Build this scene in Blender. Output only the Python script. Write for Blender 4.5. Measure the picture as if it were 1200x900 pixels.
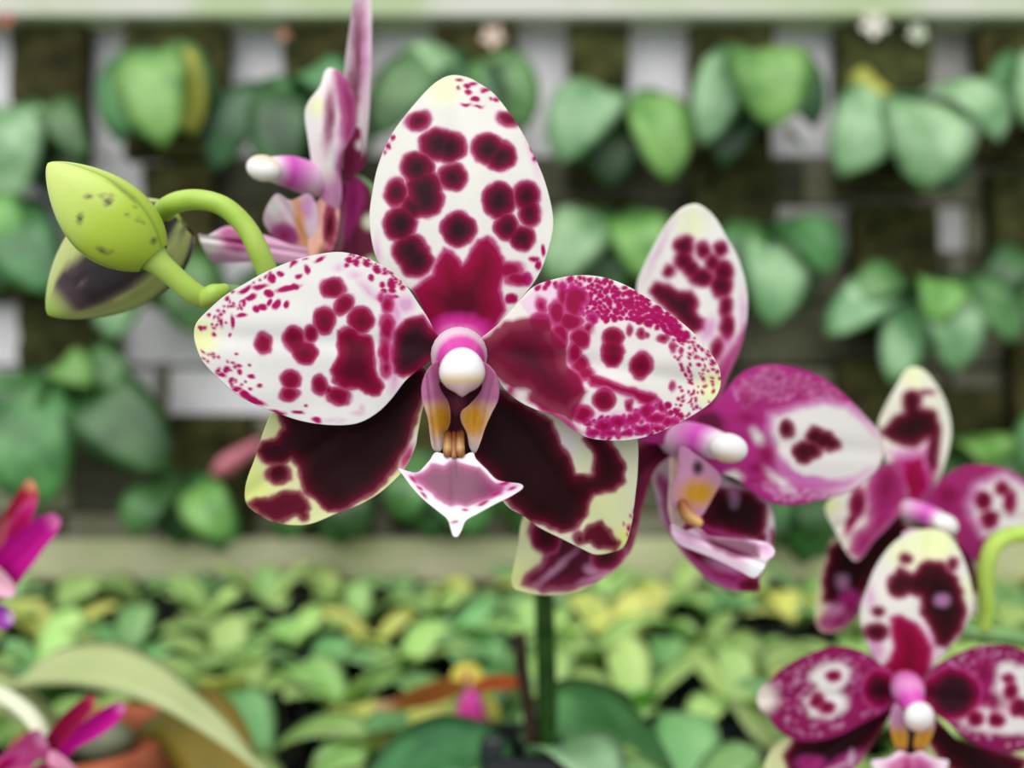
import bpy, math, random
import numpy as np
from mathutils import Vector, Matrix

for o in list(bpy.data.objects):
    bpy.data.objects.remove(o, do_unlink=True)
scn = bpy.context.scene
COL = scn.collection

# ------------------------------------------------------------------ camera
F = 28.0 / 36.0 * 1200.0          # focal length in photo pixels
ZC = 0.975                        # camera height (m)
cam_d = bpy.data.cameras.new('camera')
cam_d.lens = 28.0; cam_d.sensor_width = 36.0
cam_d.clip_start = 0.005; cam_d.clip_end = 50
cam_d.dof.use_dof = True
cam_d.dof.focus_distance = 0.127
cam_d.dof.aperture_fstop = 8.2
cam = bpy.data.objects.new('camera', cam_d); COL.objects.link(cam)
cam.location = (0, 0, ZC); cam.rotation_euler = (math.pi/2, 0, 0)
scn.camera = cam

# ------------------------------------------------------------------ light: bright overcast sky over an open shade house
w = bpy.data.worlds.new('overcast_sky'); scn.world = w; w.use_nodes = True
bg = w.node_tree.nodes['Background']
bg.inputs[0].default_value = (0.93, 0.97, 1.0, 1); bg.inputs[1].default_value = 0.60
sd = bpy.data.lights.new('soft_sun', 'SUN'); sd.energy = 2.2; sd.angle = math.radians(70)
sd.color = (1.0, 0.98, 0.95)
so = bpy.data.objects.new('soft_sun', sd); COL.objects.link(so)
so.rotation_euler = (math.radians(44), math.radians(-14), 0)
scn.view_settings.view_transform = 'Standard'
scn.view_settings.look = 'None'
scn.view_settings.gamma = 1.0
scn.view_settings.use_curve_mapping = False
scn.view_settings.exposure = 0.24

# ------------------------------------------------------------------ helpers
R = random.Random(7)
def lin(c):
    c = np.asarray(c, float) / 255.0
    return np.where(c <= 0.04045, c / 12.92, ((c + 0.055) / 1.055) ** 2.4)
def P(u, v, d):
    return Vector(((u - 600.0) / F * d, d, ZC - (v - 450.0) / F * d))
def Parr(u, v, d):
    return np.stack([(u - 600.0) / F * d, d, ZC - (v - 450.0) / F * d], -1)
def tag(o, label=None, cat=None, group=None, kind=None):
    if label: o['label'] = label
    if cat: o['category'] = cat
    if group: o['group'] = group
    if kind: o['kind'] = kind
    return o
def empty(name, loc, label=None, cat=None, group=None):
    o = bpy.data.objects.new(name, None); o.empty_display_size = 0.01
    COL.objects.link(o); o.location = loc
    return tag(o, label, cat, group)
def root_loc(parent):
    loc = Vector((0, 0, 0))
    while parent is not None:
        loc += parent.location; parent = parent.parent
    return loc
def mesh_obj(name, verts, faces, mat, parent=None, cols=None, smooth=True):
    """verts in world coordinates; stored relative to the parent thing"""
    v = np.asarray(verts, float)
    if parent is not None:
        v = v - np.array(root_loc(parent))
    me = bpy.data.meshes.new(name)
    me.from_pydata(v.tolist(), [], faces)
    if cols is not None:
        a = me.color_attributes.new('Col', 'FLOAT_COLOR', 'POINT')
        c = np.ones((len(v), 4), np.float32); c[:, :3] = cols
        a.data.foreach_set('color', c.ravel())
    if smooth:
        me.polygons.foreach_set('use_smooth', [True] * len(me.polygons))
    me.materials.append(mat)
    me.update()
    o = bpy.data.objects.new(name, me); COL.objects.link(o)
    o.parent = parent
    return o
def mirror_fix(me):
    pass

# ------------------------------------------------------------------ materials
def new_mat(name):
    m = bpy.data.materials.new(name); m.use_nodes = True
    nt = m.node_tree
    return m, nt, nt.nodes['Principled BSDF']
def pigment_mat(name, rough=0.55, spec=0.10, transl=0.10, bump=0.15, bscale=1800):
    m, nt, b = new_mat(name)
    at = nt.nodes.new('ShaderNodeAttribute'); at.attribute_name = 'Col'
    nt.links.new(at.outputs['Color'], b.inputs['Base Color'])
    b.inputs['Roughness'].default_value = rough
    b.inputs['Specular IOR Level'].default_value = spec
    tc = nt.nodes.new('ShaderNodeTexCoord'); nz = nt.nodes.new('ShaderNodeTexNoise')
    nz.inputs['Scale'].default_value = bscale; nz.inputs['Detail'].default_value = 2
    nt.links.new(tc.outputs['Object'], nz.inputs['Vector'])
    bp = nt.nodes.new('ShaderNodeBump'); bp.inputs['Strength'].default_value = bump
    bp.inputs['Distance'].default_value = 0.0002
    nt.links.new(nz.outputs['Fac'], bp.inputs['Height']); nt.links.new(bp.outputs[0], b.inputs['Normal'])
    if transl > 0:
        tr = nt.nodes.new('ShaderNodeBsdfTranslucent'); nt.links.new(at.outputs['Color'], tr.inputs['Color'])
        mx = nt.nodes.new('ShaderNodeMixShader'); mx.inputs[0].default_value = transl
        out = nt.nodes['Material Output']
        nt.links.new(b.outputs[0], mx.inputs[1]); nt.links.new(tr.outputs[0], mx.inputs[2])
        nt.links.new(mx.outputs[0], out.inputs['Surface'])
    return m
def noise_mat(name, c1, c2, scale=40, rough=0.5, spec=0.5, bump=0.0, transl=0.0, rnd=0.0, contrast=(0.35, 0.65), detail=3):
    """two colours mixed by noise; rnd = brightness change from object to object"""
    m, nt, b = new_mat(name)
    tc = nt.nodes.new('ShaderNodeTexCoord'); nz = nt.nodes.new('ShaderNodeTexNoise')
    nz.inputs['Scale'].default_value = scale; nz.inputs['Detail'].default_value = detail
    nt.links.new(tc.outputs['Object'], nz.inputs['Vector'])
    cr = nt.nodes.new('ShaderNodeValToRGB')
    cr.color_ramp.elements[0].position = contrast[0]; cr.color_ramp.elements[1].position = contrast[1]
    cr.color_ramp.elements[0].color = (*lin(c1), 1); cr.color_ramp.elements[1].color = (*lin(c2), 1)
    nt.links.new(nz.outputs['Fac'], cr.inputs[0])
    col = cr.outputs[0]
    if rnd > 0:
        oi = nt.nodes.new('ShaderNodeObjectInfo'); hs = nt.nodes.new('ShaderNodeHueSaturation')
        mr = nt.nodes.new('ShaderNodeMapRange'); mr.inputs[3].default_value = 1 - rnd; mr.inputs[4].default_value = 1 + rnd
        nt.links.new(oi.outputs['Random'], mr.inputs[0]); nt.links.new(mr.outputs[0], hs.inputs['Value'])
        mh = nt.nodes.new('ShaderNodeMapRange'); mh.inputs[3].default_value = 0.5 - rnd * 0.1; mh.inputs[4].default_value = 0.5 + rnd * 0.1
        ml = nt.nodes.new('ShaderNodeMath'); ml.operation = 'FRACT'; mm = nt.nodes.new('ShaderNodeMath'); mm.operation = 'MULTIPLY'
        mm.inputs[1].default_value = 7.31
        nt.links.new(oi.outputs['Random'], mm.inputs[0]); nt.links.new(mm.outputs[0], ml.inputs[0])
        nt.links.new(ml.outputs[0], mh.inputs[0]); nt.links.new(mh.outputs[0], hs.inputs['Hue'])
        nt.links.new(col, hs.inputs['Color']); col = hs.outputs[0]
    nt.links.new(col, b.inputs['Base Color'])
    b.inputs['Roughness'].default_value = rough; b.inputs['Specular IOR Level'].default_value = spec
    if bump > 0:
        bp = nt.nodes.new('ShaderNodeBump'); bp.inputs['Strength'].default_value = bump; bp.inputs['Distance'].default_value = 0.002
        nt.links.new(nz.outputs['Fac'], bp.inputs['Height']); nt.links.new(bp.outputs[0], b.inputs['Normal'])
    if transl > 0:
        tr = nt.nodes.new('ShaderNodeBsdfTranslucent'); nt.links.new(col, tr.inputs['Color'])
        mx = nt.nodes.new('ShaderNodeMixShader'); mx.inputs[0].default_value = transl
        nt.links.new(b.outputs[0], mx.inputs[1]); nt.links.new(tr.outputs[0], mx.inputs[2])
        nt.links.new(mx.outputs[0], nt.nodes['Material Output'].inputs['Surface'])
    return m

M_petal = pigment_mat('petal_pigment')
M_wax = pigment_mat('waxy_column', rough=0.3, spec=0.5, transl=0.08, bump=0.05)
M_bud = pigment_mat('bud_skin', rough=0.38, spec=0.45, transl=0.1, bump=0.2, bscale=1200)
M_stem = noise_mat('lime_stem', (172, 206, 80), (192, 220, 104), 120, 0.4, 0.4, 0.1, 0.08)
M_rachis = noise_mat('grey_green_stem', (92, 140, 84), (126, 168, 104), 100, 0.45, 0.4, 0.1)
M_darkstem = noise_mat('dark_green_stem', (22, 52, 14), (44, 80, 24), 90, 0.45, 0.4, 0.1)
M_drystem = noise_mat('dry_brown_stem', (38, 28, 20), (66, 48, 38), 150, 0.7, 0.2, 0.3)
M_leaf = noise_mat('orchid_leaf', (42, 92, 42), (92, 148, 84), 30, 0.36, 0.5, 0.05, 0.08, 0.22)
M_leaf_b = noise_mat('bright_orchid_leaf', (82, 140, 58), (136, 188, 100), 30, 0.36, 0.5, 0.05, 0.1, 0.12)
M_leaf_p = noise_mat('pale_orchid_leaf', (94, 144, 92), (160, 198, 150), 30, 0.34, 0.5, 0.05, 0.08, 0.1)
M_leaf_d = noise_mat('dark_orchid_leaf', (26, 62, 28), (58, 102, 52), 30, 0.36, 0.5, 0.05, 0.05, 0.2)
M_leaf_y = noise_mat('yellowing_leaf', (150, 156, 52), (190, 190, 84), 25, 0.45, 0.4, 0.05, 0.1, 0.12)
M_seed = noise_mat('seedling_leaf', (172, 216, 118), (210, 238, 160), 30, 0.38, 0.5, 0.05, 0.32, 0.2)
M_seed_g = noise_mat('green_seedling_leaf', (132, 190, 116), (176, 220, 152), 30, 0.36, 0.5, 0.05, 0.3, 0.2)
M_seed_y = noise_mat('yellow_seedling_leaf', (226, 234, 116), (246, 248, 164), 30, 0.4, 0.5, 0.05, 0.32, 0.08)
M_board = noise_mat('tree_fern_board', (22, 22, 13), (84, 84, 46), 45, 0.9, 0.1, 0.9, 0, 0.25, (0.3, 0.75), 6)
M_plank = [noise_mat('painted_plank_' + n, a, b2, 14, 0.75, 0.2, 0.25, 0, 0.06, (0.3, 0.7), 5) for n, a, b2 in (
    ('white', (236, 232, 238), (250, 247, 252)), ('grey', (176, 174, 168), (208, 205, 203)), ('mossy', (112, 112, 84), (160, 156, 136)), ('dark', (50, 52, 36), (112, 110, 90)))]
M_backing = noise_mat('dark_backing', (20, 22, 14), (50, 50, 34), 10, 0.9, 0.1)
M_beam = noise_mat('algae_beam', (176, 192, 150), (206, 206, 196), 7, 0.7, 0.2, 0.2, 0, 0, (0.4, 0.6))
M_rail = noise_mat('weathered_rail', (176, 184, 136), (204, 202, 166), 9, 0.8, 0.2, 0.3)
M_bench = noise_mat('bench_timber', (70, 68, 56), (110, 104, 88), 12, 0.8, 0.2, 0.3)
M_black = noise_mat('black_plastic', (24, 27, 29), (40, 44, 47), 40, 0.32, 0.5, 0.05)
M_soil = noise_mat('bark_mix', (30, 24, 18), (74, 60, 46), 260, 0.95, 0.1, 0.9)
M_terra = noise_mat('terracotta', (168, 84, 58), (196, 112, 82), 60, 0.8, 0.2, 0.2)
M_floor = noise_mat('packed_gravel', (70, 68, 60), (116, 112, 100), 60, 0.95, 0.1, 0.5)
M_wire = noise_mat('galvanised_wire', (96, 96, 80), (130, 130, 112), 80, 0.5, 0.4)

# ------------------------------------------------------------------ noise and signed distances for the petal markings
_rng = np.random.RandomState(11)
_lat = _rng.rand(256, 256)
def vnoise(x, y):
    xi = np.floor(x).astype(int); yi = np.floor(y).astype(int)
    fx = x - xi; fy = y - yi
    fx = fx * fx * (3 - 2 * fx); fy = fy * fy * (3 - 2 * fy)
    g = lambda a, b: _lat[a & 255, b & 255]
    return (g(xi, yi) * (1 - fx) + g(xi + 1, yi) * fx) * (1 - fy) + (g(xi, yi + 1) * (1 - fx) + g(xi + 1, yi + 1) * fx) * fy
def ell(x, y, cx, cy, rx, ry, rot=0):
    a = math.radians(rot); c, s = math.cos(a), math.sin(a)
    dx = x - cx; dy = y - cy
    X = (c * dx + s * dy) / rx; Y = (-s * dx + c * dy) / ry
    r = np.sqrt(X * X + Y * Y)
    return (1 - r) * min(rx, ry) * np.clip(1 + 0.0 * r, 1, 1)
def polysd(x, y, pts):
    pts = np.asarray(pts, float); n = len(pts)
    d2 = np.full(x.shape, 1e18); inside = np.zeros(x.shape, bool)
    for i in range(n):
        a = pts[i]; b = pts[(i + 1) % n]
        e = b - a; wx = x - a[0]; wy = y - a[1]
        t = np.clip((wx * e[0] + wy * e[1]) / (e @ e + 1e-9), 0, 1)
        d2 = np.minimum(d2, (wx - e[0] * t) ** 2 + (wy - e[1] * t) ** 2)
        c = ((a[1] > y) != (b[1] > y)) & (x < (b[0] - a[0]) * (y - a[1]) / (b[1] - a[1] + 1e-12) + a[0])
        inside ^= c
    d = np.sqrt(d2)
    return np.where(inside, d, -d)
def spline(pts, n, closed=True):
    """Catmull-Rom, resampled evenly"""
    p = np.asarray(pts, float); m = len(p); out = []
    segs = m if closed else m - 1
    for i in range(segs):
        if closed:
            a, b, c, d = p[(i - 1) % m], p[i], p[(i + 1) % m], p[(i + 2) % m]
        else:
            a, b, c, d = p[max(i - 1, 0)], p[i], p[i + 1], p[min(i + 2, m - 1)]
        for k in range(16):
            t = k / 16
            out.append(0.5 * ((2 * b) + (-a + c) * t + (2 * a - 5 * b + 4 * c - d) * t * t + (-a + 3 * b - 3 * c + d) * t ** 3))
    out.append(out[0] if closed else p[-1])
    out = np.array(out)
    L = np.concatenate([[0], np.cumsum(np.linalg.norm(np.diff(out, axis=0), axis=1))])
    s = np.linspace(0, L[-1], n, endpoint=False) if closed else np.linspace(0, L[-1], n)
    return np.stack([np.interp(s, L, out[:, k]) for k in range(out.shape[1])], -1)

RAMPS = {   # distance inside the edge of a mark (px) -> colour, cover
    'h': [(-6, (226, 176, 214), 0), (4, (206, 128, 190), .75)],
    'w': [(-5, (226, 218, 220), 0), (3, (228, 224, 220), 1)],
    'l': [(-2.5, (232, 200, 222), 0), (1.5, (228, 196, 218), .8)],
    's': [(-1.7, (210, 90, 160), 0), (0.3, (172, 12, 96), 1), (4, (150, 4, 72), 1)],
    'm': [(-4, (214, 120, 184), 0), (0, (180, 20, 112), .9), (4, (150, 4, 66), 1), (16, (128, 4, 46), 1), (36, (84, 6, 32), 1)],
    'd': [(-4, (214, 120, 180), 0), (-.5, (164, 20, 98), .9), (3, (128, 6, 56), 1), (8, (84, 8, 36), 1), (15, (44, 12, 26), 1)],
    'c': [(-3.5, (214, 120, 180), 0), (-.5, (166, 18, 98), .9), (3, (142, 4, 58), 1), (8, (116, 4, 44), 1), (16, (88, 4, 34), 1)],
    'k': [(-4, (196, 120, 160), 0), (-.5, (140, 16, 72), .9), (4, (90, 6, 34), 1), (10, (56, 6, 18), 1), (20, (36, 6, 12), 1)],
    'q': [(-9, (172, 44, 124), 0), (5, (138, 14, 78), .9), (14, (116, 10, 56), 1)],
    'p': [(-8, (190, 60, 140), 0), (0, (172, 44, 124), .9), (10, (152, 26, 100), 1)],
}
def paint(col, s, ramp):
    xs = [r[0] for r in ramp]
    cc = np.stack([np.interp(s, xs, [lin(r[1])[k] for r in ramp]) for k in range(3)], -1)
    al = np.interp(s, xs, [r[2] for r in ramp])[..., None]
    return col * (1 - al) + cc * al
class Crop:
    """coordinates read off an enlarged crop of the photograph"""
    def __init__(s, ox, oy, sc): s.ox, s.oy, s.sc = ox, oy, sc
    def pts(s, L): return [(s.ox + a / s.sc, s.oy + b / s.sc) for a, b in L]
    def e(s, L): return [(s.ox + q[0] / s.sc, s.oy + q[1] / s.sc, q[2] / s.sc, q[3] / s.sc, q[4] if len(q) > 4 else 0) for q in L]
PX = Crop(0, 0, 1)
def speckle(poly, n, r0, r1, seed, stretch=1.6):
    rg = random.Random(seed); xs = [p[0] for p in poly]; ys = [p[1] for p in poly]; out = []
    tries = 0
    while len(out) < n and tries < n * 40:
        tries += 1
        x = rg.uniform(min(xs), max(xs)); y = rg.uniform(min(ys), max(ys))
        if polysd(np.array([x]), np.array([y]), poly)[0] < 0: continue
        r = rg.uniform(r0, r1)
        if any((x - q[0]) ** 2 + (y - q[1]) ** 2 < (0.8 * (r + q[2])) ** 2 for q in out): continue
        out.append((x, y, r * rg.uniform(1, stretch), r, rg.uniform(0, 180)))
    return out
def colour_field(u, v, base, tipc, marks, warp=1.6):
    """base colour, list of (type, ellipses, polygons)"""
    n1 = vnoise(u / 9 + 31.7, v / 9 + 5.1) - .5; n2 = vnoise(u / 9 + 77.3, v / 9 + 91.9) - .5
    n3 = vnoise(u / 3.5 + 3.7, v / 3.5 + 15.1) - .5; n4 = vnoise(u / 3.5 + 7.3, v / 3.5 + 41.9) - .5
    U = u + n1 * 2 * warp + n3 * warp * .45; V = v + n2 * 2 * warp + n4 * warp * .45
    col = np.tile(lin(base), (len(u), 1))
    col *= (1 + 0.05 * (vnoise(u / 22, v / 22) - .5))[:, None]
    for (cx, cy, rr, c) in tipc:
        a = np.clip(1.25 - np.hypot(u - cx, v - cy) / rr, 0, 1)[:, None]; a = a * a * (3 - 2 * a)
        col = col * (1 - a) + lin(c) * a
    for typ, els, pols in marks:
        s = np.full(u.shape, -1e9)
        for q in els: s = np.maximum(s, ell(U, V, *q))
        for q in pols: s = np.maximum(s, polysd(U, V, q))
        col = paint(col, s, RAMPS[typ] if isinstance(typ, str) else typ)
    return np.clip(col, 0, 1)

def petal(name, outline, base, tip, d0, d1, parent, bcol, tipc=(), marks=(), arch=0.0, cup=0.0, th=0.0006, N=150, K=40,
          mat=None, centre=None, ripple=0.00015, warp=1.6, label=None, extra=None, colfn=None):
    """A petal: outline in photo pixels, depth from d0 at its base to d1 at its tip, arched along and cupped across,
    with thickness th.  The markings are a per-vertex pigment map."""
    ol = spline(outline, N)
    c = np.array(centre) if centre is not None else ol.mean(0)
    ax = np.array(tip, float) - np.array(base, float); L = np.linalg.norm(ax); ax /= L; pe = np.array([-ax[1], ax[0]])
    hw = max(1e-6, np.abs((ol - np.array(base)) @ pe).max())
    def depth(u, v):
        q = np.stack([u, v], -1) - np.array(base)
        s = q @ ax / L; wv = q @ pe / hw
        d = d0 + (d1 - d0) * s + arch * 4 * s * (1 - s) + cup * wv * wv
        d = d + ripple * (np.sin(wv * 16 + 2 * s) * .22 + 2.2 * (vnoise(u / 42 + 9, v / 42 + 4) - .5) * 2) * np.clip(s * 2, 0, 1)
        d = d - 0.00035 * np.exp(-(wv * 9) ** 2) * -1      # midrib groove
        if extra is not None: d = d + extra(u, v, s, wv)
        return d
    rr = (np.arange(1, K + 1) / K)
    uv = np.concatenate([c[None], (c + rr[:, None, None] * (ol - c)[None]).reshape(-1, 2)])
    u, v = uv[:, 0], uv[:, 1]
    V = Parr(u, v, depth(u, v))
    cols = colfn(u, v) if colfn else colour_field(u, v, bcol, tipc, marks, warp)
    faces = []
    for i in range(N):
        faces.append((0, 1 + i, 1 + (i + 1) % N))
    for k in range(K - 1):
        a = 1 + k * N; b = a + N
        for i in range(N):
            j = (i + 1) % N
            faces.append((a + i, b + i, b + j, a + j))
    # back skin
    KB = 6; nb = len(V)
    rb = [0.25, 0.5, 0.7, 0.85, 0.95, 0.99]
    ub = np.concatenate([c[None], (c + np.array(rb)[:, None, None] * (ol - c)[None]).reshape(-1, 2)])
    rall = np.concatenate([[0], np.repeat(rb, N)])
    Db = depth(ub[:, 0], ub[:, 1]) + th * np.sqrt(np.clip(1 - rall ** 4, 0, 1)) + 0.00008
    Vb = Parr(ub[:, 0], ub[:, 1], Db)
    cb = colfn(ub[:, 0], ub[:, 1]) if colfn else colour_field(ub[:, 0], ub[:, 1], bcol, tipc, marks, warp)
    cb = cb * .45 + np.asarray(lin(bcol)) * .55
    for i in range(N):
        faces.append((nb, nb + 1 + (i + 1) % N, nb + 1 + i))
    for k in range(KB):
        a = nb + 1 + k * N
        b = a + N if k < KB - 1 else 1 + (K - 1) * N
        for i in range(N):
            j = (i + 1) % N
            faces.append((a + i, a + j, b + j, b + i))
    o = mesh_obj(name, np.concatenate([V, Vb]), faces, mat or M_petal, parent, np.concatenate([cols, cb]))
    if label: o['label'] = label
    return o

def tube(name, pts, mat, parent=None, seg=14, n=None, cols=None, rpx=False, cap=True, flat=1.0):
    """pts: (x,y,z,r) world; smooth spline; closed round ends. cols: list of (t, rgb)"""
    p = np.array([tuple(q) for q in pts], float)
    n = n or max(10, len(p) * 6)
    s = spline(p, n, closed=False)
    c = s[:, :3]; r = s[:, 3]
    T = np.gradient(c, axis=0); T /= np.linalg.norm(T, axis=1)[:, None] + 1e-12
    nrm = np.cross(T[0], [0.13, 0.9, 0.31]); nrm /= np.linalg.norm(nrm)
    rings = []; centres = [c[0]]; ts = []
    seq = []
    if cap:
        for k in (80, 55, 28): seq.append((0, -math.sin(math.radians(k)), math.cos(math.radians(k))))
    for i in range(n): seq.append((i, 0, 1))
    if cap:
        for k in (28, 55, 80): seq.append((n - 1, math.sin(math.radians(k)), math.cos(math.radians(k))))
    V = []; tt = []
    N_i = nrm
    frames = []
    for i in range(n):
        N_i = N_i - T[i] * (N_i @ T[i]); N_i = N_i / np.linalg.norm(N_i); frames.append((N_i.copy(), np.cross(T[i], N_i)))
    for (i, off, sc) in seq:
        a, b = frames[i]
        for k in range(seg):
            th = 2 * math.pi * k / seg
            V.append(c[i] + T[i] * off * r[i] + (a * math.cos(th) + b * math.sin(th) * flat) * r[i] * sc); tt.append(i / (n - 1))
    faces = []
    m = len(seq)
    for i in range(m - 1):
        for k in range(seg):
            j = (k + 1) % seg
            faces.append((i * seg + k, i * seg + j, (i + 1) * seg + j, (i + 1) * seg + k))
    faces.append(tuple(range(seg))[::-1]); faces.append(tuple((m - 1) * seg + k for k in range(seg)))
    cc = None
    if cols:
        tt = np.array(tt); xs = [q[0] for q in cols]
        cc = np.stack([np.interp(tt, xs, [lin(q[1])[k] for q in cols]) for k in range(3)], -1)
    return mesh_obj(name, V, faces, mat, parent, cc)
def ptube(name, pts, mat, parent, **kw):
    """pts: (u, v, depth, radius in px)"""
    return tube(name, [(*P(u, v, d), rp / F * d) for u, v, d, rp in pts], mat, parent, **kw)

def box_data(c, s, taper=1.0):
    x, y, z = s[0] / 2, s[1] / 2, s[2] / 2
    V = [(c[0] + sx * x * (taper if sz < 0 else 1), c[1] + sy * y * (taper if sz < 0 else 1), c[2] + sz * z) for sz in (-1, 1) for sx, sy in ((-1, -1), (1, -1), (1, 1), (-1, 1))]
    Fc = [(3, 2, 1, 0), (4, 5, 6, 7), (0, 1, 5, 4), (1, 2, 6, 5), (2, 3, 7, 6), (3, 0, 4, 7)]
    return V, Fc
def box(name, c, s, mat, parent=None, bevel=0.0, **kw):
    V, Fc = box_data(c, s)
    o = mesh_obj(name, V, Fc, mat, parent, smooth=False)
    if bevel > 0:
        b = o.modifiers.new('bevel', 'BEVEL'); b.width = bevel; b.segments = 2
    return o
def leaf_data(P0, P1, width, arch, up, n=10, fold=0.18, th=0.0012, blunt=0.75, obov=1.15):
    """a fleshy strap leaf from P0 to P1 bending through arch, closed cross-section"""
    P0, P1, arch, up = Vector(P0), Vector(P1), Vector(arch), Vector(up)
    M = (P0 + P1) / 2 + arch * 2
    V = []; Fc = []
    prof = [(-1, 0), (-.55, .0), (0, 0), (.55, 0), (1, 0), (.55, -1), (0, -1.5), (-.55, -1)]
    for i in range(n + 1):
        t = i / n
        c = P0 * (1 - t) ** 2 + M * 2 * t * (1 - t) + P1 * t * t
        T = ((M - P0) * (1 - t) + (P1 - M) * t); T.normalize()
        S = T.cross(up); S.normalize(); U = S.cross(T); U.normalize()
        hw = width / 2 * max(0.05 if t > .5 else 0.3, math.sin(math.pi * min(1, (0.12 + 0.88 * t)) ** obov) ** blunt)
        if t == 1: hw = width * .04
        for (a, b) in prof:
            q = c + S * a * hw + U * (fold * hw * (abs(a) ** 1.5) + b * th)
            V.append(q[:])
    for i in range(n):
        for k in range(8):
            j = (k + 1) % 8
            Fc.append((i * 8 + k, (i + 1) * 8 + k, (i + 1) * 8 + j, i * 8 + j))
    Fc.append(tuple(range(8))); Fc.append(tuple(n * 8 + k for k in range(8))[::-1])
    return V, Fc
def leaf(P0, P1, width, arch, up, mat, parent, name='leaf', **kw):
    V, Fc = leaf_data(P0, P1, width, arch, up, **kw)
    return mesh_obj(name, V, Fc, mat, parent)
def lathe_data(c, prof, seg=24, wob=0):
    V = []; Fc = []
    for (r, z) in prof:
        for k in range(seg):
            a = 2 * math.pi * k / seg
            V.append((c[0] + r * math.cos(a), c[1] + r * math.sin(a), c[2] + z))
    for i in range(len(prof) - 1):
        for k in range(seg):
            j = (k + 1) % seg
            Fc.append((i * seg + k, i * seg + j, (i + 1) * seg + j, (i + 1) * seg + k))
    Fc.append(tuple(range(seg))[::-1])
    Fc.append(tuple((len(prof) - 1) * seg + k for k in range(seg)))
    return V, Fc
def square_pot_data(c, w, h, wall=0.0012, taper=0.78):
    """open square pot with rolled rim, c = centre of base"""
    lv = [(taper * w / 2, 0), (w / 2 * .97, h * .86), (w / 2 * 1.06, h * .87), (w / 2 * 1.06, h), (w / 2 - wall, h), (w / 2 * .97 - wall, h * .80), (taper * w / 2 - wall, wall)]
    V = []; Fc = []
    for (r, z) in lv:
        b = r * .22
        for (x, y) in ((-r + b, -r), (r - b, -r), (r, -r + b), (r, r - b), (r - b, r), (-r + b, r), (-r, r - b), (-r, -r + b)):
            V.append((c[0] + x, c[1] + y, c[2] + z))
    for i in range(len(lv) - 1):
        for k in range(8):
            j = (k + 1) % 8
            Fc.append((i * 8 + k, i * 8 + j, (i + 1) * 8 + j, (i + 1) * 8 + k))
    Fc.append(tuple(range(8))[::-1]); Fc.append(tuple((len(lv) - 1) * 8 + k for k in range(8)))
    return V, Fc

# ================================================================== THE SETTING
ZB = 0.745           # bench top
DW = 0.80            # wall face distance
def struct(o): o['kind'] = 'structure'; return o
fl = struct(mesh_obj('floor', [(-1.6, -1.2, 0), (1.6, -1.2, 0), (1.6, 1.1, 0), (-1.6, 1.1, 0), (-1.6, -1.2, -.05), (1.6, -1.2, -.05), (1.6, 1.1, -.05), (-1.6, 1.1, -.05)],
      [(0, 1, 2, 3), (7, 6, 5, 4), (0, 4, 5, 1), (1, 5, 6, 2), (2, 6, 7, 3), (3, 7, 4, 0)], M_floor, smooth=False))
wall = struct(box('wall_back', (0, DW + 0.05, 0.80), (3.0, 0.06, 1.6), M_backing))
def zpx(v, d): return ZC - (v - 450) / F * d
rows = [(-130, 183), (185, 238), (241, 295), (298, 352), (355, 427), (432, 486), (489, 543), (546, 600), (603, 657), (660, 714)]
for ri, (v0, v1) in enumerate(rows):
    z1, z0 = zpx(v0, DW), zpx(v1, DW)
    x = -1.35 + R.uniform(-.2, 0)
    while x < 1.35:
        wd = R.uniform(.22, .40)
        xc = x + wd / 2
        g = 0.55 * (xc + .6) + 0.16 * ri + R.uniform(-.25, .25)
        if ri == 0: g = 0.28 * (xc + .4)
        up = 600 + xc / DW * F
        if ri == 0: k = 0 if up < 820 else 1
        elif ri <= 2: k = 0 if up < 330 else (3 if up < 850 else (1 if up < 1040 else 2))
        elif ri <= 5: k = 0 if up < 330 else (3 if (ri == 3 or up < 860) else 2)
        else: k = 3 if R.random() < .62 else 2
        box('plank', (xc, DW + .011, (z0 + z1) / 2), (wd - .003, .018 + R.uniform(-.002, .002), z1 - z0), M_plank[k], wall, bevel=.0015)
        x += wd
beam = struct(box('trim_1', (0, DW - .021, zpx(-22, DW - .035)), (2.9, .04, .072), M_beam, bevel=.003))
# battens that stand between the boards
for i, (u, v0, v1) in enumerate(((190, 425, 640), (600, 20, 640), (1120, 300, 640))):
    d = DW - .004
    struct(box('trim_%d' % (i + 2), ((u - 600) / F * d, d, (zpx(v0, d) + zpx(v1, d)) / 2), (.011, .008, zpx(v0, d) - zpx(v1, d)), M_wire, bevel=.001))

# bench
bench = empty('potting_bench', (0, .48, 0), 'weathered timber bench under the trays of young plants', 'bench')
for k in range(6):
    box('bench_board', (0, .235 + k * .1, ZB - .011), (2.3, .094, .022), M_bench, bench, bevel=.002)
box('back_rail', (0, .772, zpx(657, .765)), (2.3, .018, .040), M_rail, bench, bevel=.002)
box('front_rail', (0, .18, ZB - .03), (2.3, .02, .06), M_bench, bench, bevel=.002)
for sx in (-1.05, 1.05):
    for y in (.24, .72):
        box('bench_leg', (sx, y, (ZB - .022) / 2), (.05, .05, ZB - .022), M_bench, bench, bevel=.003)

# ================================================================== MAIN ORCHID
D0 = 0.127
pot_d = 0.30
pot_c = P(612, 880, pot_d); pot_c.z = ZB
pot_h = P(612, 868, pot_d).z - ZB
pw = 92 / F * pot_d
mp = empty('plant_pot', pot_c, 'small black plastic square pot holding the spotted orchid in front', 'pot')
V_, F_ = square_pot_data(pot_c, pw, pot_h); mesh_obj('pot_body', V_, F_, M_black, mp, smooth=False)
box('potting_bark', (pot_c.x, pot_c.y, ZB + pot_h * .40), (pw * .80, pw * .80, pot_h * .74), M_soil, mp, bevel=.002)
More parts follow.
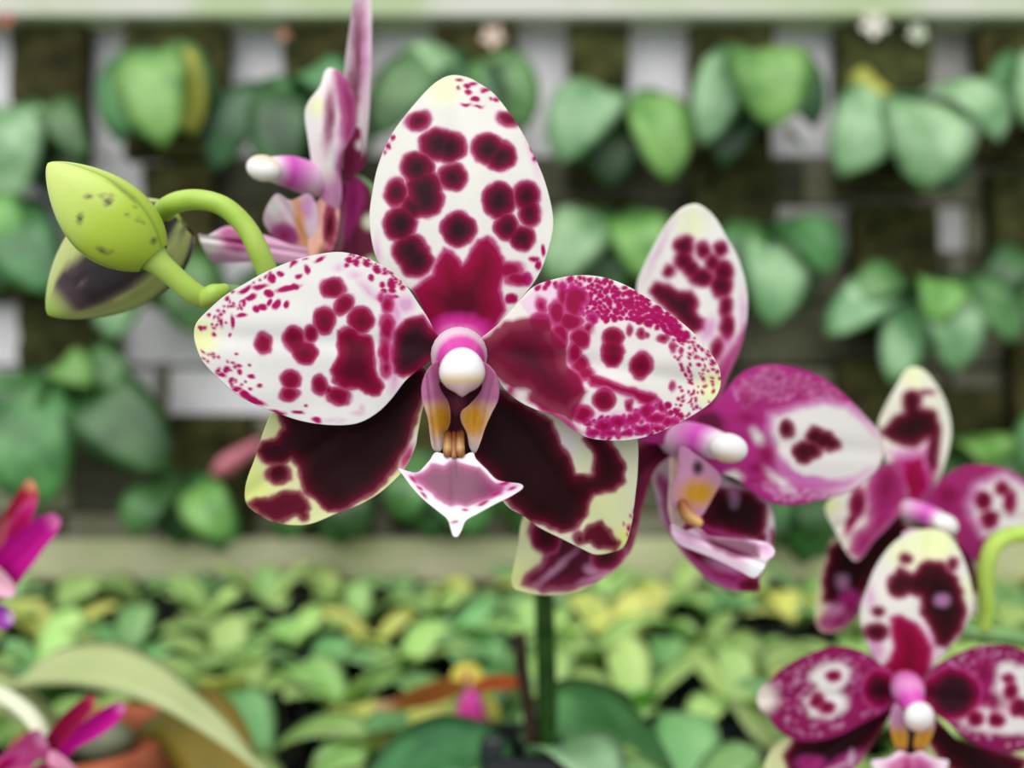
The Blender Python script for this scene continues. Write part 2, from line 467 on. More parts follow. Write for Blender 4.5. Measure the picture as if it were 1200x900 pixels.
# label clip on the rim: raised corner block
box('rim_clip', (pot_c.x - pw * .36, pot_c.y - pw * .40, ZB + pot_h + .003), (pw * .26, pw * .16, .008), M_black, mp, bevel=.0015)

orchid = empty('orchid_plant', (pot_c.x, pot_c.y, ZB + pot_h * .77), 'spotted moth orchid with the large sharp purple-blotched white flower and green buds', 'orchid')
WHITE = (230, 228, 220); YG = (236, 240, 180); CREAM = (228, 232, 172)

# --- flower stem
ptube('flower_stem', [(638, 876, .300, 11.5), (641, 800, .297, 11.5), (638, 700, .285, 11), (634, 600, .262, 11), (622, 520, .235, 11), (590, 455, .205, 11), (530, 420, .182, 11.5),
      (440, 395, .163, 11.5), (350, 370, .150, 11.5), (290, 348, .144, 12), (252, 346, .141, 13), (236, 350, .140, 11)], M_rachis, orchid, n=70)
ptube('flower_stem', [(638, 884, .2995, 12), (641, 840, .298, 12), (640, 780, .2935, 12), (638, 715, .285, 11.8), (636, 640, .2695, 11.4)], M_darkstem, orchid, n=30).name = 'stem_sheath'
ptube('old_flower_stem', [(623, 884, .296, 8), (622, 850, .294, 8), (614, 800, .292, 8), (610, 770, .291, 8), (609, 748, .290, 7.5)], M_drystem, orchid, n=26)

# --- main flower: the part's own mesh is its stalk
f1 = ptube('flower', [(541, 412, .1345, 17), (543, 405, .140, 15), (548, 402, .150, 12), (552, 415, .166, 11), (556, 436, .186, 11)], M_rachis, orchid, n=24)
tag(f1, 'large flower facing the camera, white with crimson spots')
c = Crop(420, 70, 2.729)
HI = dict(N=360, K=110)
dorsal_ol = [(530, 88), (546, 90), (559, 96), (581, 112), (607, 147), (625, 180), (640, 217), (648.5, 258), (643.5, 290), (631, 323), (610, 352), (584, 386), (566, 400), (541, 408), (520, 402), (508, 386),
             (486, 345), (464, 327), (442, 305), (433, 261), (436.5, 224), (444, 191), (458.5, 158), (479, 130), (501, 105), (516, 93)]
petal('dorsal_sepal', dorsal_ol, (541, 405), (535, 88), .1305, .1345, f1, WHITE,
      [(520, 102, 26, (238, 244, 200))],
      [('h', c.e([(80, 270, 6, 25, 20), (560, 300, 8, 40, -15), (60, 620, 8, 30)]), []),
       ('s', c.e([(350, 105, 12, 8), (325, 65, 10, 5), (348, 85, 9, 8), (375, 127, 12, 9), (345, 143, 14, 5), (405, 98, 13, 6), (318, 92, 5, 5), (440, 127, 6, 5), (365, 78, 14, 5), (385, 150, 10, 3),
                   (97, 275, 7, 10), (110, 250, 8, 9), (85, 298, 4, 6), (425, 128, 5, 4), (555, 290, 5, 10), (565, 315, 5, 9), (560, 640, 16, 9), (590, 610, 8, 18), (575, 660, 10, 14), (490, 765, 22, 16), (540, 700, 18, 20)]), []),
       ('m', c.e([(480, 672, 46, 26), (510, 700, 40, 22)]), [c.pts([(238, 690), (248, 640), (275, 606), (300, 612), (330, 655), (360, 610), (385, 575), (415, 562), (440, 590), (462, 630), (470, 670), (455, 740), (470, 800), (440, 860), (400, 905), (320, 925), (240, 905), (170, 735), (200, 712)])]),
       ('d', c.e([(193, 195, 41, 29, -18), (478, 190, 33, 22, 22), (255, 270, 60, 52), (290, 278, 56, 50), (415, 285, 54, 50), (455, 308, 50, 48), (187, 345, 54, 52), (300, 375, 48, 44), (122, 425, 37, 44),
                   (210, 415, 58, 62), (215, 445, 56, 60), (175, 470, 40, 40), (135, 525, 53, 58), (165, 612, 56, 54), (185, 640, 54, 58), (450, 450, 54, 58), (538, 435, 42, 50), (550, 490, 34, 44), (475, 535, 40, 44), (524, 572, 41, 40), (320, 543, 56, 56)]), []),
       ([(-14, (226, 40, 160), 0), (0, (226, 60, 170), .8), (10, (236, 150, 210), 1)], [(539, 400, 33, 24)], [])],
      arch=-.003, cup=.002, **HI)
c = Crop(220, 280, 3.913)
lp_ol = c.pts([(28, 440), (40, 385), (90, 330), (170, 260), (270, 200), (360, 150), (480, 100), (600, 70), (700, 60), (800, 80), (880, 115), (950, 160), (1010, 225), (1060, 300), (1100, 360), (1145, 440), (1200, 480), (1190, 530), (1110, 562),
               (1060, 600), (1000, 650), (930, 740), (860, 805), (770, 848), (650, 854), (520, 835), (400, 795), (300, 755), (220, 710), (140, 640), (70, 565), (40, 500)])
sp = c.e([(460, 225, 52, 13, -12), (495, 215, 18, 14), (330, 220, 30, 9, -15), (265, 235, 26, 9, -30), (345, 310, 22, 14), (315, 320, 14, 18), (288, 268, 24, 9, -30), (372, 250, 20, 18), (408, 297, 22, 13, -60), (455, 300, 12, 14), (250, 350, 22, 9),
          (385, 180, 18, 20), (425, 158, 14, 12), (545, 145, 13, 20, -20), (490, 110, 14, 9), (605, 92, 22, 9, -25), (740, 98, 16, 14), (772, 110, 14, 16), (732, 122, 10, 8), (820, 112, 20, 14, 30), (870, 142, 20, 16, 40), (935, 205, 18, 22), (890, 210, 15, 14),
          (898, 240, 13, 11), (840, 180, 13, 14), (510, 170, 12, 9), (950, 265, 18, 9), (935, 235, 16, 12), (985, 222, 12, 9, 50), (905, 160, 10, 6), (930, 158, 9, 6), (260, 290, 9, 9), (180, 272, 11, 9), (212, 246, 8, 6), (200, 310, 15, 5), (375, 290, 11, 14),
          (300, 735, 58, 13, 24), (262, 715, 22, 14, 30), (225, 692, 15, 10, 20), (200, 650, 12, 12), (415, 793, 28, 8, 10), (505, 795, 22, 9, 10), (592, 830, 20, 9, 12), (180, 600, 11, 16, 20), (140, 605, 8, 14, 35), (160, 625, 18, 10, 10), (235, 610, 9, 14), (295, 630, 15, 10),
          (205, 380, 8, 26), (155, 385, 6, 14), (95, 350, 8, 8), (120, 440, 8, 7), (195, 442, 7, 7), (65, 410, 10, 12), (233, 580, 10, 6), (285, 575, 6, 6), (325, 678, 10, 8), (266, 658, 6, 6), (285, 690, 7, 6), (228, 522, 6, 5), (545, 765, 7, 5)])
sp += speckle(c.pts([(40, 420), (110, 330), (200, 260), (280, 290), (240, 330), (180, 430), (120, 410)]), 24, .7, 1.6, 3)
sp += speckle(c.pts([(60, 510), (180, 505), (260, 600), (250, 700), (140, 640), (80, 580)]), 20, .7, 1.6, 4)
sp += speckle(c.pts([(290, 200), (470, 110), (560, 80), (560, 95), (420, 140), (300, 215)]), 8, .8, 1.6, 5)
sp += speckle(c.pts([(730, 70), (830, 90), (980, 190), (1010, 240), (960, 200), (850, 120)]), 22, .9, 1.9, 6)
petal('petal', lp_ol, (524, 408), (228, 393), .1275, .1255, f1, (229, 227, 223), [(232, 395, 30, (230, 234, 172))],
      [('h', c.e([(830, 235, 50, 12, 45), (1000, 300, 34, 40), (945, 640, 18, 60), (690, 130, 12, 8), (770, 165, 16, 10), (960, 340, 22, 60)]), []),
       ([(-3, (220, 180, 200), 0), (2, (205, 150, 180), .55)], c.e([(780, 800, 26, 14), (655, 828, 20, 6), (700, 835, 16, 6), (800, 780, 16, 20)]), []),
       ('s', sp, []),
       ('m', c.e([(913, 405, 34, 62), (905, 520, 28, 80), (918, 300, 30, 42), (908, 590, 22, 40), (885, 270, 14, 16)]), []),
       ('c', c.e([(665, 225, 57, 44, 8), (716, 302, 56, 40, -45), (628, 373, 51, 64), (797, 372, 59, 64), (487, 458, 51, 60), (568, 433, 32, 40), (537, 522, 57, 57), (505, 490, 40, 45), (347, 480, 37, 49), (472, 648, 44, 43), (467, 711, 43, 31), (608, 668, 36, 45, -20), (690, 720, 55, 42, 12), (645, 695, 20, 22),
                   (740, 460, 50, 60), (770, 620, 60, 60)]),
        [c.pts([(690, 480), (695, 425), (740, 405), (790, 440), (840, 452), (855, 520), (862, 600), (902, 680), (880, 718), (840, 715), (780, 690), (720, 690), (668, 650), (653, 600), (692, 540)])]),
       ('d', [], [c.pts([(950, 430), (1000, 372), (1080, 355), (1130, 420), (1190, 470), (1190, 530), (1120, 560), (1060, 610), (990, 638), (945, 610), (932, 520)])])],
      arch=-.0025, cup=.0012, **HI)
c = Crop(560, 310, 4)
rp_ol = c.pts([(20, 340), (40, 325), (110, 265), (190, 175), (260, 105), (350, 70), (470, 50), (590, 60), (700, 100), (800, 160), (900, 230), (1000, 310), (1080, 400), (1130, 480), (1138, 570), (1100, 640), (1020, 700), (900, 765), (800, 805), (700, 825), (600, 825), (510, 810), (440, 770), (360, 710), (270, 680), (190, 640), (120, 580), (60, 490), (0, 450), (-20, 390)])
top = speckle(c.pts([(250, 120), (350, 80), (470, 60), (590, 70), (700, 110), (800, 170), (900, 240), (990, 330), (960, 360), (850, 300), (700, 250), (540, 270), (500, 240), (400, 100)]), 140, 2.0, 4.2, 12, 1.4)
mid = speckle(c.pts([(700, 150), (800, 190), (900, 270), (980, 340), (960, 350), (840, 300), (720, 250)]), 40, 3.0, 5.5, 13, 1.3)
tipsp = speckle(c.pts([(890, 240), (1000, 320), (1100, 430), (1135, 520), (1130, 580), (1090, 640), (990, 710), (900, 760), (930, 640), (960, 500), (900, 420), (920, 340)]), 105, .7, 1.9, 14)
bot = speckle(c.pts([(500, 740), (620, 720), (740, 690), (860, 640), (960, 700), (880, 765), (780, 800), (600, 815), (520, 800)]), 60, 2.2, 4.6, 15)
petal('petal', rp_ol, (556, 405), (844, 452), .1280, .1262, f1, (230, 226, 220), [(840, 455, 30, (230, 236, 176))],
      [('l', [], [c.pts([(200, 180), (300, 90), (560, 70), (860, 240), (960, 340), (800, 270), (560, 260), (400, 300), (250, 250)]), c.pts([(480, 690), (620, 690), (860, 640), (940, 720), (760, 805), (560, 815)])]),
       ('s', top + mid + tipsp + bot, []),
       ('m', c.e([(430, 270, 60, 44), (455, 410, 34, 60), (505, 510, 44, 34), (520, 300, 24, 26), (330, 690, 60, 9, 32), (420, 745, 50, 9, 35), (400, 150, 26, 60), (450, 180, 44, 76), (372, 225, 40, 60), (300, 195, 24, 38, -20), (470, 150, 40, 40), (300, 270, 50, 40), (480, 345, 46, 52), (385, 330, 40, 60), (485, 470, 42, 46), (490, 700, 48, 44), (590, 755, 38, 26), (655, 735, 34, 24), (722, 722, 34, 20, -40),
                   (790, 690, 34, 30), (835, 725, 46, 24), (895, 738, 36, 18), (610, 790, 40, 14), (540, 790, 30, 14), (160, 600, 26, 18), (440, 560, 50, 60), (770, 770, 30, 20), (700, 790, 24, 12), (530, 255, 24, 20)]),
        [c.pts([(490, 500), (560, 518), (640, 548), (740, 585), (830, 608), (850, 630), (800, 665), (760, 650), (700, 612), (600, 582), (530, 570)])]),
       ([(-4, (196, 60, 130), 0), (2, (136, 8, 60), .95), (16, (110, 8, 46), 1), (40, (70, 10, 30), 1)], [], [c.pts([(-20, 390), (60, 325), (130, 265), (230, 252), (330, 258), (360, 320), (412, 380), (422, 470), (470, 530), (508, 600), (490, 640), (460, 690), (440, 740), (400, 716), (300, 675), (245, 640), (225, 600), (150, 580), (60, 500), (0, 450)])]),
       ('w', c.e([(200, 605, 22, 14, -10), (565, 395, 30, 80), (630, 480, 60, 30)]), []),
       ('c', c.e([(632, 345, 52, 46), (634, 400, 54, 50), (632, 430, 50, 50), (765, 473, 50, 66, 15), (590, 632, 50, 52), (708, 660, 19, 25), (765, 325, 17, 18), (792, 330, 9, 9), (870, 348, 22, 18), (712, 310, 12, 20), (912, 570, 9, 14), (912, 390, 10, 18), (860, 670, 11, 18), (950, 410, 10, 10)]), [])],
      arch=-.0025, cup=.0012, **HI)
c = Crop(280, 460, 5.295)
petal('lateral_sepal', c.pts([(215, 120), (160, 220), (130, 310), (95, 420), (60, 510), (38, 600), (45, 690), (110, 750), (200, 800), (330, 825), (450, 815), (600, 755), (720, 710), (850, 640), (960, 550), (1040, 460), (1095, 340), (1112, 250), (1145, 90), (1200, -50), (1150, -160), (1000, -180), (700, -120), (400, 0)]),
      (505, 438), (289, 580), .1315, .1350, f1, (222, 228, 166), [(288, 575, 40, (222, 232, 140)), (489, 520, 20, (232, 230, 214))],
      [('k', c.e([(250, 505, 78, 60)]), [c.pts([(240, 100), (275, 215), (225, 280), (140, 305), (110, 370), (150, 430), (210, 455), (280, 450), (330, 408), (375, 470), (380, 560), (400, 620), (480, 670), (550, 740), (620, 745), (720, 690), (860, 610), (975, 470), (1050, 330), (1095, 180), (1130, 60), (1190, -60), (1140, -160), (900, -150), (300, 20)])]),
       ([(-4, (196, 120, 160), 0), (0, (130, 16, 60), .9), (5, (100, 10, 40), 1), (16, (84, 14, 34), 1)], c.e([(400, 760, 30, 40), (300, 650, 60, 40)]), [c.pts([(50, 690), (110, 655), (180, 660), (260, 618), (370, 610), (420, 660), (440, 720), (400, 780), (350, 762), (280, 802), (220, 806), (120, 750)])]),
       ('m', c.e([(1045, 400, 14, 50, 25)]), [])],
      arch=-.0015, cup=-.0015, N=240, K=64)
c = Crop(540, 460, 3.6)
petal('lateral_sepal', c.pts([(60, -70), (150, -80), (300, -20), (500, 60), (700, 140), (745, 200), (747, 330), (735, 450), (720, 560), (690, 650), (640, 675), (570, 685), (510, 660), (430, 620), (330, 570), (270, 525), (190, 475), (130, 370), (45, 265), (60, 150), (40, 20)]),
      (566, 445), (718, 646), .1315, .1345, f1, (222, 224, 190), [(735, 640, 34, (222, 228, 140)), (660, 520, 24, (226, 220, 220)), (700, 590, 40, (220, 226, 168))],
      [('k', [], [c.pts([(40, 265), (40, 20), (60, -70), (250, 40), (385, 125), (420, 220), (465, 280), (483, 348), (552, 345), (560, 260), (515, 200), (560, 150), (640, 215), (690, 300), (690, 370), (650, 412), (570, 430), (540, 470), (532, 520), (480, 580), (420, 592), (350, 555), (290, 545), (205, 468), (140, 360)])]),
       ([(-4, (196, 120, 160), 0), (0, (130, 16, 60), .9), (5, (92, 12, 38), 1), (16, (80, 14, 34), 1)], c.e([(500, 615, 22, 30)]), [c.pts([(500, 600), (540, 560), (590, 540), (640, 600), (675, 635), (655, 668), (580, 660), (540, 630), (510, 640)])]),
       ('s', c.e([(710, 570, 9, 13), (715, 520, 4, 5), (690, 550, 4, 5), (728, 500, 4, 8), (700, 600, 4, 4)]), [])],
      arch=-.0015, cup=-.0015, N=240, K=64)

# --- lip and column of the main flower
ptube('column', [(538, 416, .1290, 26), (538, 416, .1268, 33), (539, 418, .1242, 31), (541, 426, .1205, 24), (542, 433, .1190, 22)], M_wax, f1, seg=24, n=26,
      cols=[(0, (226, 70, 176)), (.12, (234, 160, 208)), (.3, (240, 226, 232)), (.5, (238, 212, 226)), (.68, (222, 80, 176)), (1, (216, 60, 166))])
def blob(name, u, v, d, ru, rv, rd, mat, parent, colfn, beak=None, seg=28, n=18, tilt=0):
    """rounded body; colfn(x,y) gets coordinates -1..1 (right, down)"""
    V = []; C = []; Fc = []
    for i in range(n + 1):
        ph = math.pi * i / n
        for k in range(seg):
            a = 2 * math.pi * k / seg
            x = math.sin(ph) * math.cos(a); y = -math.cos(ph); z = math.sin(ph) * math.sin(a)
            X, Y, Z = x, y, z
            if beak: X, Y, Z = beak(x, y, z)
            ct, st = math.cos(tilt), math.sin(tilt)
            px = X * ru * ct - Y * rv * st; py = X * ru * st + Y * rv * ct
            V.append(P(u + px, v + py, d + Z * rd)[:]); C.append(colfn(x, y))
    for i in range(n):
        for k in range(seg):
            j = (k + 1) % seg
            Fc.append((i * seg + k, i * seg + j, (i + 1) * seg + j, (i + 1) * seg + k))
    return mesh_obj(name, V, Fc, mat, parent, np.array([lin(q) for q in C]))
def mixc(a, b, t):
    t = min(1, max(0, t)); return tuple(a[i] * (1 - t) + b[i] * t for i in range(3))
def cap_beak(x, y, z):
    w_ = 1 - .12 * max(0, y) ** 3
    b = 1.0
    if y > .55 and abs(x) < .35: y = y + .16 * (y - .55) / .45 * (1 - abs(x) / .35)
    return x * w_ * (1 + .08 * y), y, z
tag(blob('anther_cap', 541.5, 434, .1170, 27, 27, .0032, M_wax, f1, lambda x, y: mixc((252, 248, 248), (240, 206, 150), (y - .05) * 2.0) if y < .5 else (238, 200, 206), cap_beak), 'white anther cap')
c = Crop(480, 380, 5)
def lobe_col(u, v):
    pink = lin((192, 112, 158)); yel = lin((206, 146, 26)); wh = lin((224, 204, 200)); edge = lin((222, 180, 204))
    col = np.tile(pink, (len(u), 1))
    t = np.clip((v - 466) / 14, 0, 1)[:, None]; col = col * (1 - t) + lin((224, 184, 160)) * t
    for cx in (517, 555):
        a = np.clip(1.5 - np.hypot((u - cx) / 15, (v - 492) / 19), 0, 1)[:, None]; col = col * (1 - a) + yel * a
    t = np.clip((v - 508) / 16, 0, 1)[:, None]; col = col * (1 - t) + wh * t
    return col * (0.92 + .16 * vnoise(u / 5, v / 5))[:, None]
lobL = c.pts([(190, 210), (140, 228), (100, 275), (73, 345), (70, 420), (88, 490), (108, 560), (118, 640), (130, 715), (155, 748), (190, 735), (205, 660), (235, 590), (240, 520), (225, 450), (185, 385), (168, 320), (180, 250)])
lobR = c.pts([(430, 220), (470, 245), (505, 290), (524, 360), (520, 440), (482, 520), (442, 610), (412, 700), (382, 758), (350, 720), (335, 640), (300, 565), (303, 510), (350, 470), (410, 400), (440, 330), (440, 260)])
petal('lip_side_lobe', lobL, (512, 525), (500, 430), .1215, .1190, f1, WHITE, colfn=lobe_col, cup=.002, th=.0008, N=110, K=26, mat=M_wax, ripple=0,
      extra=lambda u, v, s, w_: .0022 * np.clip((u - 500) / 26, 0, 1))
petal('lip_side_lobe', lobR, (556, 525), (578, 430), .1215, .1190, f1, WHITE, colfn=lobe_col, cup=.002, th=.0008, N=110, K=26, mat=M_wax, ripple=0,
      extra=lambda u, v, s, w_: .0022 * np.clip((580 - u) / 26, 0, 1))
petal('lip_throat', c.pts([(140, 330), (300, 380), (450, 340), (440, 420), (370, 500), (340, 560), (380, 640), (380, 730), (320, 780), (270, 795), (210, 780), (140, 730), (150, 640), (210, 570), (200, 480), (160, 420)]),
      (534, 535), (534, 450), .1245, .1255, f1, (52, 8, 22), [(534, 474, 14, (92, 34, 52))], cup=-.001, th=.001, N=90, K=20, mat=M_petal, ripple=0)
for sgn, xx in ((-1, 224), (1, 296)):
    q = c.pts([(xx + 4 * sgn * 0, 670), (xx, 720), (xx + 4 * sgn, 768)])
    ptube('lip_callus', [(q[0][0], q[0][1] - 6, .1225, 4.5), (*q[0], .1214, 5), (*q[1], .1206, 5.5), (q[2][0], q[2][1] - 2, .1200, 5)], M_wax, f1, seg=12, n=16, cols=[(0, (70, 26, 16)), (.35, (130, 76, 36)), (.8, (200, 156, 92)), (1, (150, 96, 50))])
ptube('lip_callus', [(532, 508, .1225, 3), (532, 520, .1208, 3.6), (532, 534, .1200, 3.6)], M_wax, f1, seg=10, n=12, cols=[(0, (110, 44, 20)), (1, (170, 110, 70))])
def mid_col(u, v):
    col = colour_field(u, v, (244, 240, 242), [(533, 618, 14, (240, 232, 226))],
        [('h', [(490, 560, 16, 6, 35), (592, 570, 16, 7, -15)], []),
         ([(-4, (200, 90, 160), 0), (0, (164, 50, 120), .9), (5, (134, 48, 94), 1), (14, (116, 44, 82), 1)], [],
          [[(505, 545), (520, 546), (533, 540), (548, 546), (562, 548), (572, 560), (580, 569), (590, 570), (588, 578), (576, 584), (560, 588), (548, 593), (536, 592), (522, 590), (512, 583), (503, 576), (494, 566), (486, 560), (496, 555)]]),
         ('s', [(484, 562, 5, 1.6, 35), (492, 572, 4, 1.6, 40), (592, 566, 6, 1.5, -20), (580, 578, 6, 1.8, -20), (566, 590, 5, 1.6, -20), (497, 580, 4, 1.4, 40), (545, 598, 3, 1.2), (600, 572, 4, 1.4, -30), (532, 612, 3, 1)], [])], 1.2)
    a = np.clip(1.3 - np.abs(u - 534 + (v - 540) * -.05) / 2.2, 0, 1) * np.clip((575 - v) / 30, 0, 1)
    return col * (1 - .35 * a)[:, None]
petal('lip_mid_lobe', [(512, 530), (503, 540), (490, 553), (478, 552), (467, 549), (473, 558), (482, 570), (496, 585), (512, 598), (524, 608), (528, 619), (531, 628), (536, 629), (541, 621), (546, 610), (560, 602), (580, 591), (600, 581), (613, 572), (610, 567), (596, 565), (582, 562), (570, 550), (558, 538), (553, 530), (534, 537)],
      (534, 535), (534, 628), .1200, .1135, f1, WHITE, colfn=mid_col, cup=.0035, th=.0009, N=200, K=50, mat=M_wax, ripple=.00005, centre=(534, 571))

# --- buds
def bud(tip, base, wpx, d_tip, d_base, parent, colfn, name='flower_bud', phase=0.0, n=60, seg=72, bend=0.0):
    A = np.array(P(*base, d_base)); B = np.array(P(*tip, d_tip)); Lh = np.linalg.norm(B - A); T = (B - A) / Lh
    rm = wpx / 2 / F * (d_tip + d_base) / 2
    S = np.cross(T, [0, 1, 0]); S /= np.linalg.norm(S); Uo = np.cross(S, T)
    V = []; C = []; Fc = []
    for i in range(n + 1):
        t = i / n
        r = rm * (math.sin(math.pi * (0.06 + .94 * t) ** .80) ** .72 if t < 1 else 0.0)
        r = max(r, 0.00002)
        if t < .05: r = max(r, rm * .3)
        for k in range(seg):
            a = 2 * math.pi * k / seg
            ridge = 1 + .055 * math.cos(3 * (a - phase)) * math.sin(math.pi * t) + .05 * t * math.cos(3 * (a - phase))
            g = abs(((a - phase) / (2 * math.pi) * 3 + .5) % 1 - .5)
            seam = -.055 * math.exp(-(g / .035) ** 2) * min(1, t * 2.2)
            rr = r * (ridge + seam)
            V.append(A + T * Lh * t + (S * math.cos(a) + Uo * math.sin(a)) * rr + Uo * bend * math.sin(math.pi * t) * Lh)
            C.append((t, a, g))
    for i in range(n):
        for k in range(seg):
            j = (k + 1) % seg
            Fc.append((i * seg + k, i * seg + j, (i + 1) * seg + j, (i + 1) * seg + k))
    V = np.array(V); C = np.array(C)
    uu = 600 + V[:, 0] / V[:, 1] * F; vv = 450 - (V[:, 2] - ZC) / V[:, 1] * F
    return mesh_obj(name, V, Fc, M_bud, parent, colfn(C[:, 0], C[:, 1], C[:, 2], uu, vv, V[:, 1]))
c = Crop(40, 170, 4)
def bud1_col(t, a, g, u, v, d):
    col = np.tile(lin((184, 212, 66)), (len(t), 1))
    col = col * (1 - .7 * np.clip((t - .35) / .55, 0, 1))[:, None] + lin((224, 238, 150)) * (.7 * np.clip((t - .35) / .55, 0, 1))[:, None]  # paler tip, with a yellowish highlight painted into the same gradient
    col = paint(col, (.03 - g) * 90, [(-2, (120, 160, 40), 0), (2, (112, 150, 40), .6)])
    s = np.full(t.shape, -1e9)
    for q in c.e([(215, 345, 14, 26, 10), (255, 240, 18, 12), (345, 265, 20, 22, 30), (320, 238, 14, 8), (360, 240, 10, 8), (435, 325, 5, 7), (560, 450, 12, 16, 30), (320, 495, 28, 12, 35), (490, 350, 6, 8), (510, 365, 5, 6), (470, 290, 7, 5), (420, 220, 40, 4, 40), (460, 250, 18, 5, 45), (360, 500, 10, 6)]):
        s = np.maximum(s, ell(u + 2 * (vnoise(u / 4, v / 4) - .5), v + 2 * (vnoise(u / 4 + 9, v / 4) - .5), *q))
    return paint(col, s, [(-2.2, (140, 140, 70), 0), (0, (120, 112, 70), .55), (2.5, (62, 52, 44), .9)])
def bud2_col(t, a, g, u, v, d):
    col = np.tile(lin((196, 206, 128)), (len(t), 1))
    n_ = vnoise(t * 3.2 + 3.3, a * 2.6 + 8) * .55 + vnoise(t * 9 + 2, a * 6) * .3 + .17
    m = np.clip((n_ - .36) * 6, 0, 1) * np.clip((g - .05) * 9, 0, 1) * np.clip((.93 - t) * 7, 0, 1)
    col = col * (1 - m)[:, None] + lin((96, 72, 80)) * m[:, None]
    m2 = np.clip((n_ - .5) * 7, 0, 1) * np.clip((g - .1) * 9, 0, 1) * np.clip((.85 - t) * 6, 0, 1)
    col = col * (1 - m2)[:, None] + lin((48, 36, 40)) * m2[:, None]
    k = np.clip((t - .82) * 7, 0, 1)[:, None]
    return col * (1 - k) + lin((170, 204, 84)) * k
b1 = bud((56, 191), (180, 303), 98, .1300, .1350, orchid, bud1_col, phase=1.65, bend=0.02)
tag(b1, 'pale lime green bud')
ptube('pedicel', [(172, 294, .1348, 22), (180, 303, .1350, 18), (188, 310, .1353, 14.5), (205, 325, .1362, 13), (225, 342, .1375, 13), (240, 350, .139, 12)], M_stem, b1, n=22)
b2 = bud((56, 369), (210, 256), 116, .1470, .1500, orchid, bud2_col, phase=1.7)
tag(b2, 'bud mottled dark purple')
ptube('pedicel', [(200, 258, .1480, 12), (191, 249, .1445, 12), (205, 238, .1410, 12), (232, 234, .1400, 12), (262, 242, .1400, 12), (288, 266, .1405, 12), (305, 298, .1415, 12.5), (318, 330, .1435, 12), (335, 364, .1475, 11)], M_stem, b2, n=44)
# bract at the bud node
ptube('node_bract', [(238, 352, .1385, 9), (250, 345, .1372, 12), (262, 340, .1378, 8)], M_stem, orchid, n=12)

# --- second flower (turned to the right)
f2 = ptube('flower', [(800, 515, .1710, 15), (785, 510, .177, 13), (740, 500, .192, 12), (680, 480, .208, 11), (620, 470, .216, 11)], M_rachis, orchid, n=24)
tag(f2, 'flower turned to the right behind the large one')
c = Crop(735, 230, 4.093)
MD = dict(N=180, K=48)
petal('dorsal_sepal', c.pts([(300, 40), (350, 42), (420, 100), (480, 200), (530, 290), (565, 400), (578, 500), (570, 620), (540, 740), (480, 880), (430, 1040), (380, 1150), (320, 1180), (260, 1120), (180, 950), (100, 750), (60, 560), (45, 430), (80, 330), (130, 230), (190, 130), (250, 65)]),
      (812, 515), (812, 240), .1690, .1700, f2, (240, 238, 232), [(812, 262, 24, (240, 242, 206))],
      [('h', c.e([(390, 640, 36, 60, 20), (556, 560, 16, 70), (150, 260, 8, 60, 25), (470, 700, 30, 60, 20)]), []),
       ('p', [], [c.pts([(570, 630), (540, 740), (480, 880), (430, 1040), (300, 1170), (230, 1100), (330, 950), (420, 830), (470, 770), (530, 700)])]),
       ('d', c.e([(270, 240, 50, 50), (365, 258, 34, 40), (450, 252, 32, 36), (200, 358, 27, 28), (270, 310, 45, 50), (300, 345, 50, 40, 20), (355, 390, 62, 46), (410, 320, 35, 40), (460, 365, 46, 56), (450, 430, 54, 56), (475, 530, 32, 50), (478, 620, 33, 62), (427, 735, 26, 50, 15)]),
        [c.pts([(105, 460), (130, 412), (190, 418), (250, 460), (310, 455), (342, 500), (330, 550), (372, 590), (362, 640), (310, 655), (260, 615), (180, 545)])])],
      arch=.002, cup=.003, **MD)
c = Crop(820, 420, 5)
def net(poly, n, seed, r0=2, r1=3.6): return speckle(poly, n, r0, r1, seed, 1.5)
f2p = c.pts([(-60, 400), (0, 330), (100, 260), (180, 150), (270, 70), (400, 35), (540, 50), (680, 95), (800, 170), (900, 260), (1000, 370), (1060, 440), (1078, 540), (1050, 640), (980, 710), (880, 780), (760, 820), (600, 855), (480, 860), (380, 830), (280, 760), (200, 700), (130, 680), (60, 640), (-40, 560)])
